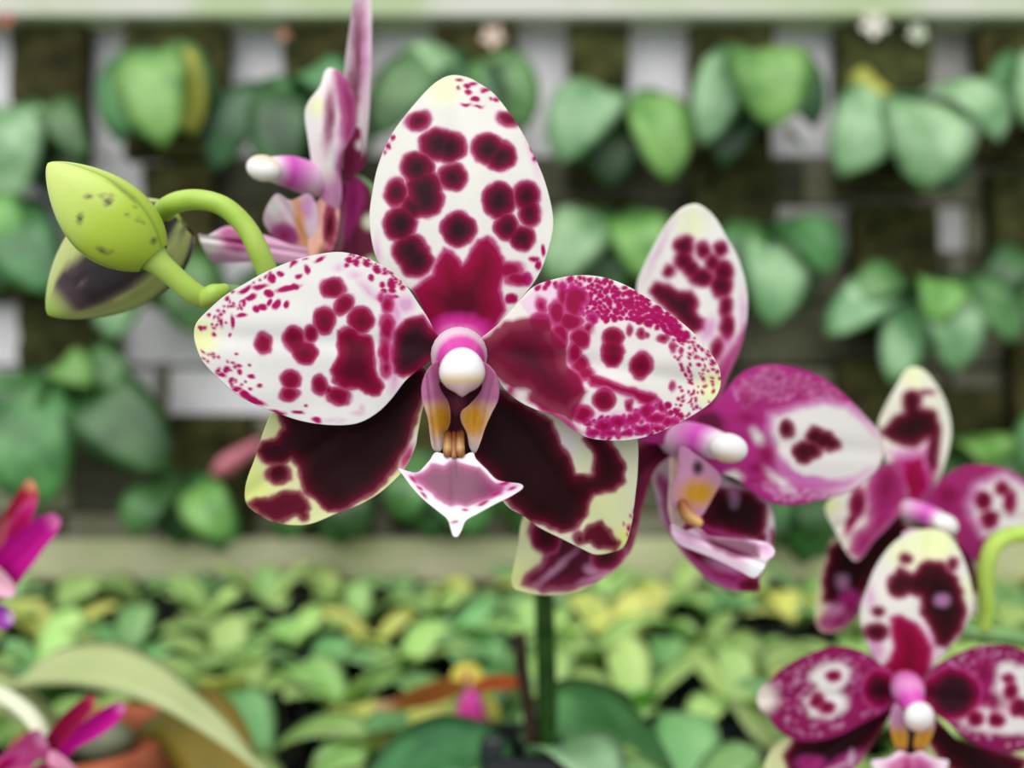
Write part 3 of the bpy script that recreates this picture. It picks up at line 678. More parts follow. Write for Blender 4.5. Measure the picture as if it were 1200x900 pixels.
petal('petal', f2p, (808, 512), (1033, 530), .1660, .1790, f2, (172, 44, 124), [(1010, 540, 60, (236, 228, 226)), (1030, 532, 22, (240, 244, 200))],
      [([(-1.5, (216, 150, 200), 0), (1.2, (226, 170, 210), .6)], net(c.pts([(220, 180), (400, 60), (600, 90), (800, 190), (950, 340), (860, 300), (640, 220), (440, 260), (280, 240)]), 110, 21, 1.2, 3) + net(c.pts([(300, 720), (480, 720), (700, 800), (900, 740), (800, 810), (480, 850)]), 50, 22, 1.1, 2.8) + net(c.pts([(180, 170), (330, 70), (480, 60), (420, 160), (260, 300)]), 40, 23, 1, 2.6), []),
       ('q', net(c.pts([(200, 200), (400, 70), (640, 110), (840, 230), (640, 210), (420, 250), (260, 300)]), 34, 24, 2, 4), []),
       ('h', [], [c.pts([(400, 330), (560, 280), (720, 240), (880, 280), (1000, 400), (1060, 480), (1040, 640), (900, 740), (780, 770), (620, 760), (500, 700), (440, 580), (400, 440)])]),
       ('w', c.e([(470, 720, 70, 18, 40), (200, 690, 40, 26), (340, 460, 20, 40, -30)]), [c.pts([(440, 350), (560, 310), (720, 270), (860, 300), (960, 390), (1060, 500), (1040, 620), (900, 690), (760, 700), (620, 680), (540, 640), (470, 560), (430, 440)])]),
       ([(-2, (200, 90, 170), 0), (1.5, (186, 80, 160), .8)], c.e([(640, 700, 130, 8, 8), (560, 690, 80, 8, 35), (700, 745, 150, 9, -2)]), []),
       ('q', c.e([(280, 350, 60, 30), (390, 560, 50, 60), (330, 640, 50, 40), (330, 720, 50, 24), (280, 240, 22, 26)]), []),
       ([(-6, (150, 30, 100), 0), (6, (96, 24, 56), 1)], c.e([(50, 370, 110, 70, 15)]), []),
       ('k', c.e([(510, 412, 44, 52), (680, 455, 55, 58), (730, 480, 60, 55), (775, 505, 52, 42), (610, 548, 66, 66), (660, 540, 60, 50)]), [])],
      arch=-.002, cup=.0015, **MD)
petal('petal', [(806, 500), (780, 440), (740, 400), (690, 390), (655, 410), (650, 450), (680, 490), (740, 515), (790, 520)], (806, 508), (655, 420), .1650, .1520, f2, (172, 44, 124),
      [(655, 420, 30, (240, 240, 210))], [('w', [(700, 440, 34, 24)], []), ('k', [(700, 440, 10, 12)], [])], arch=-.002)
c = Crop(740, 470, 3.75)
petal('lateral_sepal', [(613, 606), (607, 640), (599, 684), (613, 694), (640, 698), (670, 695), (695, 685), (723, 666), (742, 640), (754, 590), (768, 550), (795, 525), (790, 505), (760, 505), (700, 530), (640, 570)],
      (795, 515), (602, 690), .1700, .1520, f2, (226, 230, 178), [(604, 680, 30, (228, 234, 160))],
      [([(-5, (196, 90, 150), 0), (0, (142, 26, 90), .9), (8, (104, 12, 52), 1), (20, (72, 10, 34), 1)], [], [[(612, 684), (618, 672), (634, 660), (640, 648), (628, 640), (620, 624), (622, 612), (660, 560), (790, 500), (800, 530), (770, 560), (756, 600), (742, 642), (722, 664), (695, 683), (668, 692), (636, 694)]]),
       ([(-4, (190, 120, 160), 0), (2, (196, 140, 170), .7)], [(650, 668, 22, 3, -42), (694, 668, 8, 5, 20), (700, 676, 14, 3, -20)], []),
       ('k', [(640, 630, 16, 18), (712, 652, 18, 14, -30)], [])], arch=-.002, cup=-.002, **MD)
petal('lateral_sepal', c.pts([(90, 340), (110, 430), (130, 520), (170, 590), (240, 690), (340, 790), (430, 830), (500, 838), (560, 832), (565, 780), (600, 700), (628, 600), (625, 500), (600, 440), (520, 390), (400, 330), (300, 200), (200, 150), (120, 220)]),
      (800, 520), (889, 690), .1720, .1790, f2, (222, 196, 212), [(905, 610, 10, (236, 230, 220))],
      [('p', [], [c.pts([(120, 330), (170, 580), (250, 690), (350, 785), (440, 825), (550, 828), (570, 760), (560, 680), (400, 500)])]),
       ('k', c.e([(330, 690, 90, 26, 25), (520, 810, 50, 30), (570, 600, 20, 30), (620, 600, 8, 22)]), [c.pts([(300, 500), (360, 380), (500, 390), (590, 450), (595, 540), (560, 610), (420, 580), (320, 540)])]),
       ('h', c.e([(450, 400, 12, 30), (400, 720, 40, 14, 20)]), [])], arch=0, cup=.003, **MD)
def column_side(base, tip, d0, d1, r0, r1, parent, scale=1.0):
    ptube('column', [(*base, d0, r0), (base[0] * .6 + tip[0] * .4, base[1] * .6 + tip[1] * .4 - 3, d0 * .6 + d1 * .4, r0 * .95), (base[0] * .25 + tip[0] * .75, base[1] * .25 + tip[1] * .75 - 1, d0 * .25 + d1 * .75, r1)], M_wax, parent, seg=20, n=18,
          cols=[(0, (228, 190, 216)), (.3, (222, 140, 204)), (.62, (212, 66, 186)), (.8, (228, 150, 206)), (1, (246, 228, 240))])
    tl = math.atan2(tip[1] - base[1], tip[0] - base[0])
    blob('anther_cap', tip[0] - 5 * math.cos(tl), tip[1] - 5 * math.sin(tl), d1, r1 * 1.38, r1 * 1.04, r1 / F * d1 * 1.04, M_wax, parent, lambda x, y: mixc((250, 246, 244), (240, 206, 168), (y - .2) * 1.2), tilt=tl)
column_side((792, 514), (858, 526), .1650, .1560, 21, 17, f2)
def lobe2_col(u, v):
    col = np.tile(lin((214, 150, 190)), (len(u), 1))
    a = np.clip(1.5 - np.hypot((u - 818) / 22, (v - 578) / 16), 0, 1)[:, None]; col = col * (1 - a) + lin((210, 150, 24)) * a
    a = np.clip(1.4 - np.hypot((u - 818) / 7, (v - 548) / 9), 0, 1)[:, None]; col = col * (1 - a) + lin((60, 16, 34)) * a
    return col
petal('lip_side_lobe', c.pts([(215, 200), (290, 240), (370, 300), (395, 350), (360, 420), (320, 490), (290, 520), (250, 500), (200, 480), (175, 440), (180, 380), (205, 300)]), (806, 600), (820, 530), .1600, .1575, f2, WHITE, colfn=lobe2_col, cup=.002, th=.0008, N=80, K=24, mat=M_wax)
petal('lip_side_lobe', c.pts([(170, 240), (215, 250), (225, 330), (215, 430), (240, 520), (220, 560), (180, 545), (160, 470), (165, 350)]), (793, 615), (790, 540), .1625, .1640, f2, WHITE, colfn=lambda u, v: np.tile(lin((222, 190, 180)), (len(u), 1)) * (0.85 + .3 * vnoise(u / 6, v / 6))[:, None], th=.0008, N=60, K=18, mat=M_wax)
ptube('lip_callus', [(800, 592, .1590, 7), (806, 604, .1580, 8), (818, 612, .1570, 6)], M_wax, f2, cols=[(0, (150, 80, 30)), (1, (226, 176, 100))])
petal('lip_mid_lobe', c.pts([(175, 540), (230, 570), (290, 555), (340, 590), (430, 600), (520, 610), (590, 620), (628, 650), (625, 680), (600, 700), (580, 740), (540, 778), (480, 750), (380, 700), (280, 660), (210, 630), (178, 590)]), (790, 622), (905, 665), .1600, .1530, f2, (238, 214, 230),
      colfn=lambda u, v: colour_field(u, v, (236, 206, 226), [(888, 668, 18, (248, 244, 246))],
          [([(-3, (200, 100, 170), 0), (1, (150, 60, 110), .9), (5, (112, 40, 78), 1)], [], [c.pts([(285, 565), (345, 588), (500, 606), (575, 640), (560, 688), (460, 690), (380, 655), (315, 612)])]), ('h', c.e([(250, 600, 50, 20, 20), (590, 650, 20, 20)]), [])]),
      cup=.001, th=.001, N=120, K=30, mat=M_wax, ripple=0)

# --- profile flower at upper left (faces left)
f5 = ptube('flower', [(412, 215, .1730, 12), (430, 225, .174, 12), (445, 270, .174, 11), (440, 340, .170, 11), (430, 392, .162, 11)], M_rachis, orchid, n=24)
tag(f5, 'flower in profile facing left above the buds')
c = Crop(220, 0, 2.813)
petal('dorsal_sepal', c.pts([(560, -60), (590, -58), (604, 0), (606, 100), (602, 300), (592, 450), (578, 520), (545, 580), (515, 575), (500, 510), (520, 350), (516, 230), (535, 80), (545, 0)]), (412, 205), (425, -20), .1720, .1735, f5, (238, 230, 230), [],
      [([(-6, (200, 130, 170), 0), (0, (150, 70, 110), .8), (6, (116, 50, 76), 1)], c.e([(565, 180, 16, 130, 3), (545, 330, 18, 120, 4), (560, 120, 12, 70), (540, 500, 34, 70)]), []), ('h', c.e([(590, 200, 10, 120)]), [])], cup=-.004, **MD)
petal('petal', c.pts([(455, 230), (490, 228), (530, 270), (555, 340), (550, 430), (515, 500), (505, 570), (508, 640), (495, 695), (460, 685), (430, 640), (412, 560), (398, 470), (386, 380), (398, 335), (435, 285)]), (398, 245), (385, 85), .1650, .1610, f5, (240, 234, 232), [(372, 125, 14, (240, 242, 196)), (392, 230, 30, (214, 150, 190))],
      [('p', [], [c.pts([(490, 235), (530, 270), (560, 340), (552, 430), (520, 500), (505, 440), (515, 380), (500, 300)])]), ('h', c.e([(500, 560, 14, 90), (440, 640, 30, 30)]), []),
       ([(-6, (200, 130, 170), 0), (0, (150, 60, 110), .8), (6, (116, 40, 76), 1)], c.e([(467, 390, 15, 70, 6), (520, 540, 26, 44)]), [])], arch=-.003, cup=.004, **MD)
petal('petal', c.pts([(505, 440), (560, 420), (590, 460), (585, 540), (545, 580), (510, 570)]), (408, 205), (418, 155), .1700, .1715, f5, (122, 30, 70), [(423, 170, 8, (230, 220, 220))], th=.0008)
petal('lateral_sepal', c.pts([(500, 590), (545, 580), (580, 600), (605, 640), (610, 740), (610, 860), (600, 960), (540, 980), (450, 940), (420, 850), (430, 740), (460, 660)]), (410, 215), (415, 345), .1690, .1720, f5, (112, 40, 66), [(434, 260, 12, (238, 236, 214)), (436, 310, 12, (238, 236, 214))],
      [('k', c.e([(470, 800, 34, 60), (510, 660, 20, 50)]), []), ('p', c.e([(540, 680, 22, 70, 15)]), []), ([(-3, (200, 130, 170), 0), (1, (196, 150, 160), .5)], c.e([(500, 780, 10, 80, 8)]), [])], cup=-.003, **MD)
petal('lateral_sepal', c.pts([(480, 640), (500, 700), (480, 820), (440, 860), (400, 840), (400, 740), (430, 660)]), (402, 225), (375, 305), .1660, .1620, f5, (226, 170, 150), [(385, 300, 16, (110, 40, 50))], [('k', c.e([(470, 740, 20, 60)]), [])])
column_side((366, 211), (304, 196), .1650, .1580, 20, 15, f5)
petal('lip_side_lobe', c.pts([(290, 640), (340, 660), (400, 640), (430, 700), (420, 800), (370, 815), (310, 800), (265, 760), (250, 710)]), (360, 285), (330, 235), .1630, .1590, f5, (234, 206, 222),
      [(320, 243, 12, (246, 242, 242))], [('p', c.e([(320, 775, 40, 30, 20)]), []), ('h', c.e([(390, 680, 26, 40)]), []), ([(-6, (226, 150, 60), 0), (3, (226, 150, 40), 1)], c.e([(372, 740, 9, 80, -12), (375, 820, 30, 9, -10)]), [])], cup=.003, mat=M_wax)
petal('lip_mid_lobe', c.pts([(35, 770), (60, 778), (130, 745), (200, 760), (270, 780), (350, 810), (410, 820), (420, 850), (330, 870), (240, 862), (150, 866), (80, 862), (50, 820)]), (360, 298), (233, 278), .1630, .1570, f5, (228, 170, 206), [(242, 285, 20, (246, 240, 238))],
      [('p', c.e([(165, 790, 34, 30, 10), (140, 770, 20, 12)]), [])], cup=.002, mat=M_wax)

# --- leaves of the main plant
leaf(P(600, 892, .300), P(400, 985, .290), .034, Vector((0, 0, .016)), (0, -.3, 1), M_leaf, orchid, n=16, th=.0016)
leaf(P(634, 878, .302), P(790, 905, .325), .034, Vector((-.004, .004, .016)), (0.0, -.35, 1), M_leaf, orchid, n=16, th=.0016)
leaf(P(630, 885, .297), P(720, 945, .262), .030, Vector((.002, -.004, .012)), (.2, -.2, 1), M_leaf_p, orchid, n=16, th=.0016)
leaf(P(622, 876, .306), P(735, 812, .37), .034, Vector((0, 0, .004)), (0, -.5, 1), M_leaf_d, orchid, n=14, th=.0016)

# ================================================================== SECOND ORCHID (right)
pc2 = Vector((.205, .235, ZB))
rp = empty('plant_pot', pc2, 'black plastic pot holding the orchid at the right edge', 'pot')
V_, F_ = square_pot_data(pc2, .058, .07); mesh_obj('pot_body', V_, F_, M_black, rp, smooth=False)
box('potting_bark', (pc2.x, pc2.y, ZB + .028), (.046, .046, .052), M_soil, rp, bevel=.002)
or2 = empty('orchid_plant', (pc2.x, pc2.y, ZB + .054), 'moth orchid at the right edge with two dark maroon and cream blurred flowers', 'orchid')
tube('flower_stem', [(pc2.x, pc2.y, ZB + .05, .0026), (pc2.x + .004, pc2.y, ZB + .10, .0026), (*P(1330, 770, .222), .0025), (*P(1255, 765, .212), .0024), (*P(1200, 748, .206), .0023), (*P(1140, 740, .205), .0022), (*P(1090, 735, .2045), .0022), (*P(1050, 715, .206), .002)], M_rachis, or2, n=50)
ptube('bud_stalk', [(1152, 735, .2040, 8), (1156, 715, .2030, 8), (1155, 672, .2010, 9), (1164, 640, .2000, 9.5), (1185, 627, .2000, 9.5), (1215, 628, .2005, 9.5), (1245, 650, .201, 9)], M_stem, or2, n=36)
nb_ = bud((1300, 735), (1240, 645), 70, .2000, .2010, or2, bud1_col, phase=.4)
for (a, b, wd, ar) in (((pc2.x, pc2.y, ZB + .052), (pc2.x + .10, pc2.y - .02, ZB + .06), .04, (0, 0, .02)), ((pc2.x, pc2.y, ZB + .052), (pc2.x - .02, pc2.y + .10, ZB + .07), .04, (0, 0, .02)), ((pc2.x, pc2.y, ZB + .052), (pc2.x + .03, pc2.y - .09, ZB + .05), .036, (0, 0, .02))):
    leaf(a, b, wd, ar, (0, 0, 1), M_leaf, or2, n=12, th=.0016)

# flower 3 (upper)
f3 = ptube('flower', [(1070, 605, .2190, 13), (1075, 620, .224, 12), (1085, 670, .222, 10), (1095, 715, .211, 9), (1100, 735, .2055, 9)], M_rachis, or2, n=20)
tag(f3, 'upper flower looking to the right')
c = Crop(940, 420, 3.75)
petal('dorsal_sepal', c.pts([(490, 38), (540, 55), (600, 130), (640, 220), (656, 320), (640, 420), (605, 530), (570, 620), (500, 660), (430, 620), (390, 500), (350, 400), (335, 290), (370, 200), (420, 110), (455, 55)]), (1070, 590), (1070, 431), .2160, .2170, f3, (234, 232, 214), [(1071, 440, 20, (238, 240, 196))],
      [('p', [], [c.pts([(420, 430), (540, 410), (580, 480), (570, 600), (500, 655), (420, 600), (390, 480)])]), ('h', c.e([(450, 415, 80, 18), (550, 400, 18, 50, 10)]), []),
       ('k', c.e([(480, 180, 40, 40), (545, 150, 26, 10)]), [c.pts([(338, 330), (400, 262), (450, 235), (445, 185), (490, 140), (530, 170), (520, 215), (585, 228), (610, 300), (602, 380), (592, 470), (565, 500), (550, 440), (560, 350), (490, 390), (410, 372)])]),
       ('m', [], [c.pts([(450, 450), (530, 440), (550, 570), (500, 630), (440, 580)])])], cup=.003, **MD)
petal('petal', c.pts([(330, 480), (400, 460), (450, 520), (470, 600), (430, 680), (380, 740), (320, 800), (250, 888), (200, 862), (150, 770), (108, 690), (105, 640), (160, 590), (240, 545)]), (1058, 588), (976, 620), .2130, .2020, f3, (232, 228, 214), [(972, 592, 14, (236, 240, 180))],
      [('p', [], [c.pts([(310, 500), (380, 450), (470, 520), (470, 620), (400, 720), (330, 790), (260, 880), (215, 850), (230, 780), (290, 740), (300, 640), (290, 560)])]),
       ('d', c.e([(242, 640, 34, 70, 8), (215, 710, 18, 50, 20)]), []), ('q', c.e([(370, 560, 50, 90, 10)]), [])], arch=-.003, **MD)
petal('petal', c.pts([(540, 640), (580, 570), (630, 515), (700, 475), (790, 465), (880, 480), (960, 520), (1040, 600), (1090, 690), (1080, 750), (1000, 790), (900, 820), (820, 880), (760, 890), (700, 840), (640, 740), (570, 690)]), (1075, 598), (1228, 612), .2130, .2220, f3, (156, 40, 104), [(1228, 612, 40, (232, 220, 224))],
      [('h', [], [c.pts([(715, 640), (750, 560), (880, 495), (1010, 560), (1090, 680), (1000, 780), (860, 790), (780, 780)])]), ('w', [], [c.pts([(745, 640), (780, 570), (890, 520), (1000, 580), (1070, 690), (900, 760), (800, 770)])]),
       ('d', c.e([(795, 625, 42, 38), (822, 708, 40, 40), (880, 570, 30, 30), (912, 625, 25, 50)]), []), ('q', c.e([(640, 600, 60, 50)]), [])], arch=-.002, **MD)
petal('lateral_sepal', [(1050, 600), (1015, 618), (978, 630), (966, 655), (958, 690), (955, 725), (963, 741), (985, 740), (1005, 722), (1022, 690), (1040, 660), (1070, 625)], (1062, 610), (962, 735), .2170, .2090, f3, (218, 216, 170), [],
      [('k', [], [[(1050, 600), (1000, 625), (972, 640), (964, 680), (964, 705), (985, 712), (1000, 712), (1020, 685), (1070, 625)]]), ('p', [(980, 726, 18, 10, -20), (996, 712, 12, 16)], []), ('h', [(988, 682, 5, 6), (975, 714, 8, 5)], [])], **MD)
petal('lateral_sepal', [(1070, 610), (1100, 625), (1140, 650), (1165, 690), (1160, 720), (1130, 715), (1090, 690), (1060, 650)], (1068, 612), (1160, 710), .2170, .2230, f3, (218, 216, 180), [], [('k', [], [[(1070, 610), (1100, 625), (1135, 650), (1150, 690), (1120, 700), (1080, 670)]])])
column_side((1066, 598), (1112, 617), .2120, .2050, 13, 12, f3)
petal('lip_mid_lobe', [(1058, 625), (1085, 622), (1112, 650), (1120, 675), (1098, 680), (1066, 655)], (1066, 628), (1112, 676), .2090, .2030, f3, (226, 190, 214), [], [('p', [(1085, 650, 14, 16)], [])], mat=M_wax)
# flower 4 (lower)
f4 = ptube('flower', [(1065, 805, .1960, 14), (1068, 800, .200, 12), (1080, 775, .205, 9), (1095, 748, .2055, 9), (1105, 738, .205, 9)], M_rachis, or2, n=20)
tag(f4, 'lower flower facing the camera, nearly black maroon')
c = Crop(880, 600, 3)
petal('dorsal_sepal', c.pts([(640, 60), (700, 85), (750, 170), (778, 270), (778, 350), (740, 430), (690, 490), (640, 550), (600, 605), (540, 615), (490, 580), (430, 510), (392, 420), (383, 350), (403, 280), (440, 190), (500, 110), (570, 70)]), (1064, 803), (1095, 621), .1930, .1945, f4, (232, 228, 220), [(1095, 635, 36, (232, 238, 180)), (1060, 650, 26, (232, 236, 190)), (1138, 690, 20, (232, 236, 196))],
      [('h', c.e([(440, 480, 30, 40), (640, 450, 12, 60, -20), (420, 300, 12, 30)]), []), ('m', [], [c.pts([(490, 375), (530, 362), (590, 400), (640, 480), (625, 560), (590, 600), (540, 610), (490, 570), (468, 540), (500, 480)])]),
       ('k', c.e([(545, 165, 21, 19), (710, 182, 18, 22), (447, 350, 23, 18), (440, 422, 42, 32), (520, 260, 42, 46), (640, 220, 60, 50), (600, 260, 50, 40)]), [c.pts([(490, 240), (520, 195), (570, 215), (620, 178), (680, 190), (730, 232), (745, 290), (762, 350), (740, 420), (690, 478), (655, 470), (632, 410), (595, 350), (600, 300), (560, 288), (520, 302), (488, 285)])]),
       ('h', c.e([(672, 308, 17, 14)]), [])], cup=.003, arch=-.002, **MD)
petal('petal', c.pts([(20, 655), (35, 615), (70, 590), (110, 550), (200, 500), (300, 472), (390, 490), (450, 530), (500, 580), (530, 640), (500, 690), (400, 740), (320, 782), (230, 806), (160, 803), (100, 770), (60, 720), (30, 690)]), (1056, 815), (888, 818), .1915, .1930, f4, (136, 26, 84), [(893, 818, 22, (236, 226, 214))],
      [([(-1.5, (216, 150, 190), 0), (1.2, (222, 170, 204), .6)], net(c.pts([(80, 600), (200, 510), (380, 490), (470, 560), (460, 700), (240, 795), (110, 760)]), 110, 31, 1, 2.2), []),
       ('w', c.e([(290, 560, 48, 30), (270, 670, 66, 44), (240, 580, 30, 20)]), [c.pts([(225, 560), (300, 528), (352, 550), (335, 600), (300, 640), (330, 690), (280, 722), (210, 712), (190, 660), (240, 620)])]),
       ('q', c.e([(420, 560, 50, 40), (400, 660, 50, 40)]), []), ('d', c.e([(290, 577, 25, 22), (232, 665, 26, 26), (265, 685, 28, 22), (450, 620, 56, 66)]), [])], arch=-.002, **MD)
petal('petal', c.pts([(590, 620), (620, 580), (650, 540), (720, 500), (800, 472), (880, 466), (960, 488), (1040, 550), (1080, 630), (1085, 720), (1040, 800), (960, 838), (860, 842), (760, 800), (690, 740), (620, 690)]), (1075, 815), (1240, 830), .1915, .1930, f4, (132, 24, 80), [(1240, 830, 26, (236, 230, 210))],
      [([(-1.5, (216, 150, 190), 0), (1.2, (222, 170, 204), .7)], net(c.pts([(680, 530), (800, 480), (900, 475), (1040, 560), (1060, 760), (960, 830), (800, 800), (700, 740), (820, 640), (760, 560)]), 120, 32, 1, 2.2), []),
       ('w', c.e([(900, 560, 40, 26), (815, 730, 50, 40)]), [c.pts([(860, 580), (900, 545), (990, 550), (1045, 680), (960, 780), (850, 775), (780, 760), (730, 730), (780, 695), (870, 700)])]),
       ('q', c.e([(820, 560, 40, 50), (840, 660, 60, 26, 20)]), []), ('d', c.e([(905, 585, 20, 18), (915, 630, 26, 28), (945, 688, 36, 32), (975, 700, 26, 26), (788, 725, 27, 27), (862, 732, 28, 27), (712, 640, 94, 92), (640, 630, 40, 50)]), [])], arch=-.002, **MD)
petal('lateral_sepal', [(1060, 815), (1044, 838), (1025, 868), (1005, 898), (980, 925), (945, 940), (905, 930), (895, 905), (903, 880), (925, 862), (970, 850), (1020, 825)], (1058, 818), (905, 925), .1965, .1990, f4, (222, 226, 168), [], [('k', [], [[(1060, 815), (1040, 845), (1010, 890), (980, 920), (950, 925), (925, 905), (918, 885), (935, 862), (1000, 840)]]), ('p', [(985, 897, 18, 6, -30), (950, 895, 10, 6)], []), ('l', [(985, 898, 14, 1.5, -25), (998, 890, 3, 8)], [])], **MD)
petal('lateral_sepal', [(1072, 815), (1090, 840), (1120, 865), (1170, 880), (1215, 885), (1225, 915), (1190, 940), (1140, 935), (1105, 905), (1085, 870)], (1072, 818), (1220, 925), .1965, .1990, f4, (222, 226, 168), [], [('k', [], [[(1072, 815), (1100, 845), (1170, 880), (1205, 890), (1190, 925), (1140, 925), (1105, 895), (1085, 865)]])], **MD)
ptube('column', [(1063, 805, .1905, 19), (1064, 812, .1880, 18), (1070, 826, .1850, 14), (1074, 834, .1835, 13)], M_wax, f4, seg=20, n=18, cols=[(0, (214, 90, 170)), (.4, (226, 150, 206)), (.7, (214, 70, 176)), (1, (214, 84, 186))])
blob('anther_cap', 1077, 840, .1825, 18, 18, .0030, M_wax, f4, lambda x, y: mixc((250, 246, 244), (240, 206, 190), (y - .2) * 1.2))
def lobe4_col(u, v):
    col = np.tile(lin((196, 140, 180)), (len(u), 1)); t = np.clip((v - 846) / 14, 0, 1)[:, None]; col = col * (1 - t) + lin((196, 142, 40)) * t
    t = np.clip((v - 872) / 10, 0, 1)[:, None]; return col * (1 - t) + lin((150, 60, 90)) * t
petal('lip_side_lobe', [(1050, 824), (1043, 840), (1044, 860), (1052, 880), (1060, 884), (1064, 866), (1062, 845)], (1056, 880), (1048, 828), .1860, .1840, f4, WHITE, colfn=lobe4_col, mat=M_wax, N=60, K=16)
petal('lip_side_lobe', [(1090, 836), (1096, 848), (1090, 868), (1080, 884), (1072, 880), (1072, 862), (1080, 846)], (1076, 880), (1094, 838), .1860, .1840, f4, WHITE, colfn=lobe4_col, mat=M_wax, N=60, K=16)
petal('lip_throat', [(1052, 850), (1082, 852), (1084, 880), (1068, 892), (1052, 882)], (1068, 890), (1068, 850), .1885, .1895, f4, (60, 12, 26), mat=M_wax, N=50, K=12)
petal('lip_mid_lobe', [(1054, 880), (1040, 888), (1020, 892), (1030, 908), (1050, 925), (1066, 940), (1084, 926), (1104, 908), (1112, 892), (1094, 888), (1080, 880), (1067, 884)], (1067, 882), (1066, 938), .1850, .1795, f4, (236, 214, 228), [], [('p', [(1067, 902, 24, 14)], [])], cup=.003, mat=M_wax, N=90, K=22)

# ================================================================== MAGENTA ORCHID (left edge)
pc3 = Vector((-.225, .24, ZB))
lp = empty('plant_pot', pc3, 'black plastic pot holding the magenta orchid at the left edge', 'pot')
V_, F_ = square_pot_data(pc3, .05, .06); mesh_obj('pot_body', V_, F_, M_black, lp, smooth=False)
box('potting_bark', (pc3.x, pc3.y, ZB + .024), (.04, .04, .044), M_soil, lp, bevel=.002)
or3 = empty('orchid_plant', (pc3.x, pc3.y, ZB + .046), 'magenta orchid with narrow pink petals cut off by the left edge', 'orchid')
tube('flower_stem', [(pc3.x, pc3.y, ZB + .044, .0024), (pc3.x - .004, pc3.y, ZB + .10, .0024), (*P(-130, 660, .237), .0023), (*P(-70, 668, .226), .0022), (*P(-36, 680, .2215), .002)], M_rachis, or3, n=40)
tube('flower_stem', [(pc3.x + .004, pc3.y - .004, ZB + .044, .002), (*P(-190, 840, .232), .0022), (*P(-90, 805, .2290), .0023), (*P(-20, 808, .2270), .0023), (*P(22, 826, .2250), .0022), (*P(48, 856, .2230), .0022), (*P(52, 885, .222), .002)],
     noise_mat('pale_cream_stem', (214, 222, 176), (232, 236, 204), 60, .4, .4), or3, n=40).name = 'pale_flower_stem'
for a_ in ((pc3.x - .10, pc3.y, ZB + .05), (pc3.x - .03, pc3.y + .1, ZB + .05)):
    leaf((pc3.x, pc3.y, ZB + .045), a_, .032, (0, 0, .02), (0, 0, 1), M_leaf, or3, n=12, th=.0014)
MAG = (186, 16, 136); RED = (170, 34, 66)
g1 = ptube('flower', [(-36, 680, .2215, 10), (-28, 682, .2190, 12), (-20, 684, .2160, 10)], M_rachis, or3, n=10)
petal('sepal', [(-22, 670), (-14, 630), (6, 600), (24, 572), (34, 561), (43, 570), (44, 588), (34, 615), (18, 645), (0, 672)], (-18, 680), (38, 565), .2190, .2210, g1, RED, [(36, 566, 12, (206, 150, 110)), (0, 625, 24, (200, 100, 110))], [('m', [(18, 630, 10, 40, 25)], [])], cup=-.003, N=90, K=24)
petal('petal', [(-22, 690), (-10, 655), (14, 628), (40, 610), (60, 602), (71, 608), (68, 622), (50, 645), (30, 672), (8, 700), (-14, 705)], (-20, 695), (70, 606), .2165, .2150, g1, MAG, [(68, 608, 16, (214, 110, 170))], [([(-4, (150, 0, 100), 0), (6, (150, 4, 96), .9)], [(0, 690, 16, 26, 40)], [])], cup=-.002, N=90, K=24)
petal('sepal', [(-30, 655), (-8, 660), (10, 676), (19, 690), (14, 700), (-6, 698), (-26, 688)], (-28, 672), (18, 694), .2130, .2105, g1, (232, 178, 196), [], [], cup=-.003, N=70, K=18)
petal('lip', [(-28, 700), (-6, 706), (12, 714), (18, 726), (8, 736), (-10, 734), (-28, 722)], (-26, 710), (16, 728), .2110, .2070, g1, (150, 60, 160), [(14, 722, 10, (200, 170, 200))], [], cup=-.003, N=70, K=18)
petal('petal', [(-26, 676), (-60, 640), (-90, 630), (-108, 645), (-96, 672), (-60, 692), (-30, 694)], (-24, 684), (-106, 642), .2165, .2180, g1, MAG, [], [], N=70, K=18)
g2 = ptube('flower', [(52, 885, .222, 9), (50, 892, .2195, 11), (48, 897, .2170, 9)], M_rachis, or3, n=10)
petal('sepal', [(48, 892), (52, 868), (70, 842), (92, 822), (108, 815), (112, 822), (100, 842), (84, 866), (66, 890)], (50, 895), (110, 817), .2180, .2200, g2, (152, 22, 70), [(108, 818, 8, (190, 80, 90))], [], cup=-.002, N=90, K=22)
petal('petal', [(56, 900), (70, 876), (94, 850), (122, 830), (140, 822), (147, 830), (138, 846), (114, 864), (88, 878), (70, 896)], (58, 898), (146, 825), .2165, .2150, g2, MAG, [(144, 826, 12, (220, 120, 176))], [], cup=-.002, N=90, K=22)
petal('sepal', [(60, 886), (46, 856), (30, 862), (10, 878), (-10, 896), (-16, 912), (6, 918), (36, 910)], (54, 892), (-12, 908), .2165, .2130, g2, (190, 70, 130), [(52, 864, 14, (226, 150, 190))], [('m', [(0, 900, 24, 6, -35)], [])], cup=-.003, N=90, K=22)
petal('sepal', [(58, 880), (76, 888), (92, 905), (98, 930), (84, 945), (70, 930), (58, 906)], (58, 886), (90, 940), .2140, .2110, g2, (222, 150, 180), [], [], cup=-.003, N=70, K=18)
petal('lip', [(46, 895), (62, 900), (70, 920), (60, 945), (40, 945), (30, 920)], (52, 898), (50, 945), .2130, .2070, g2, (130, 20, 70), [], [], cup=-.003, N=70, K=18)

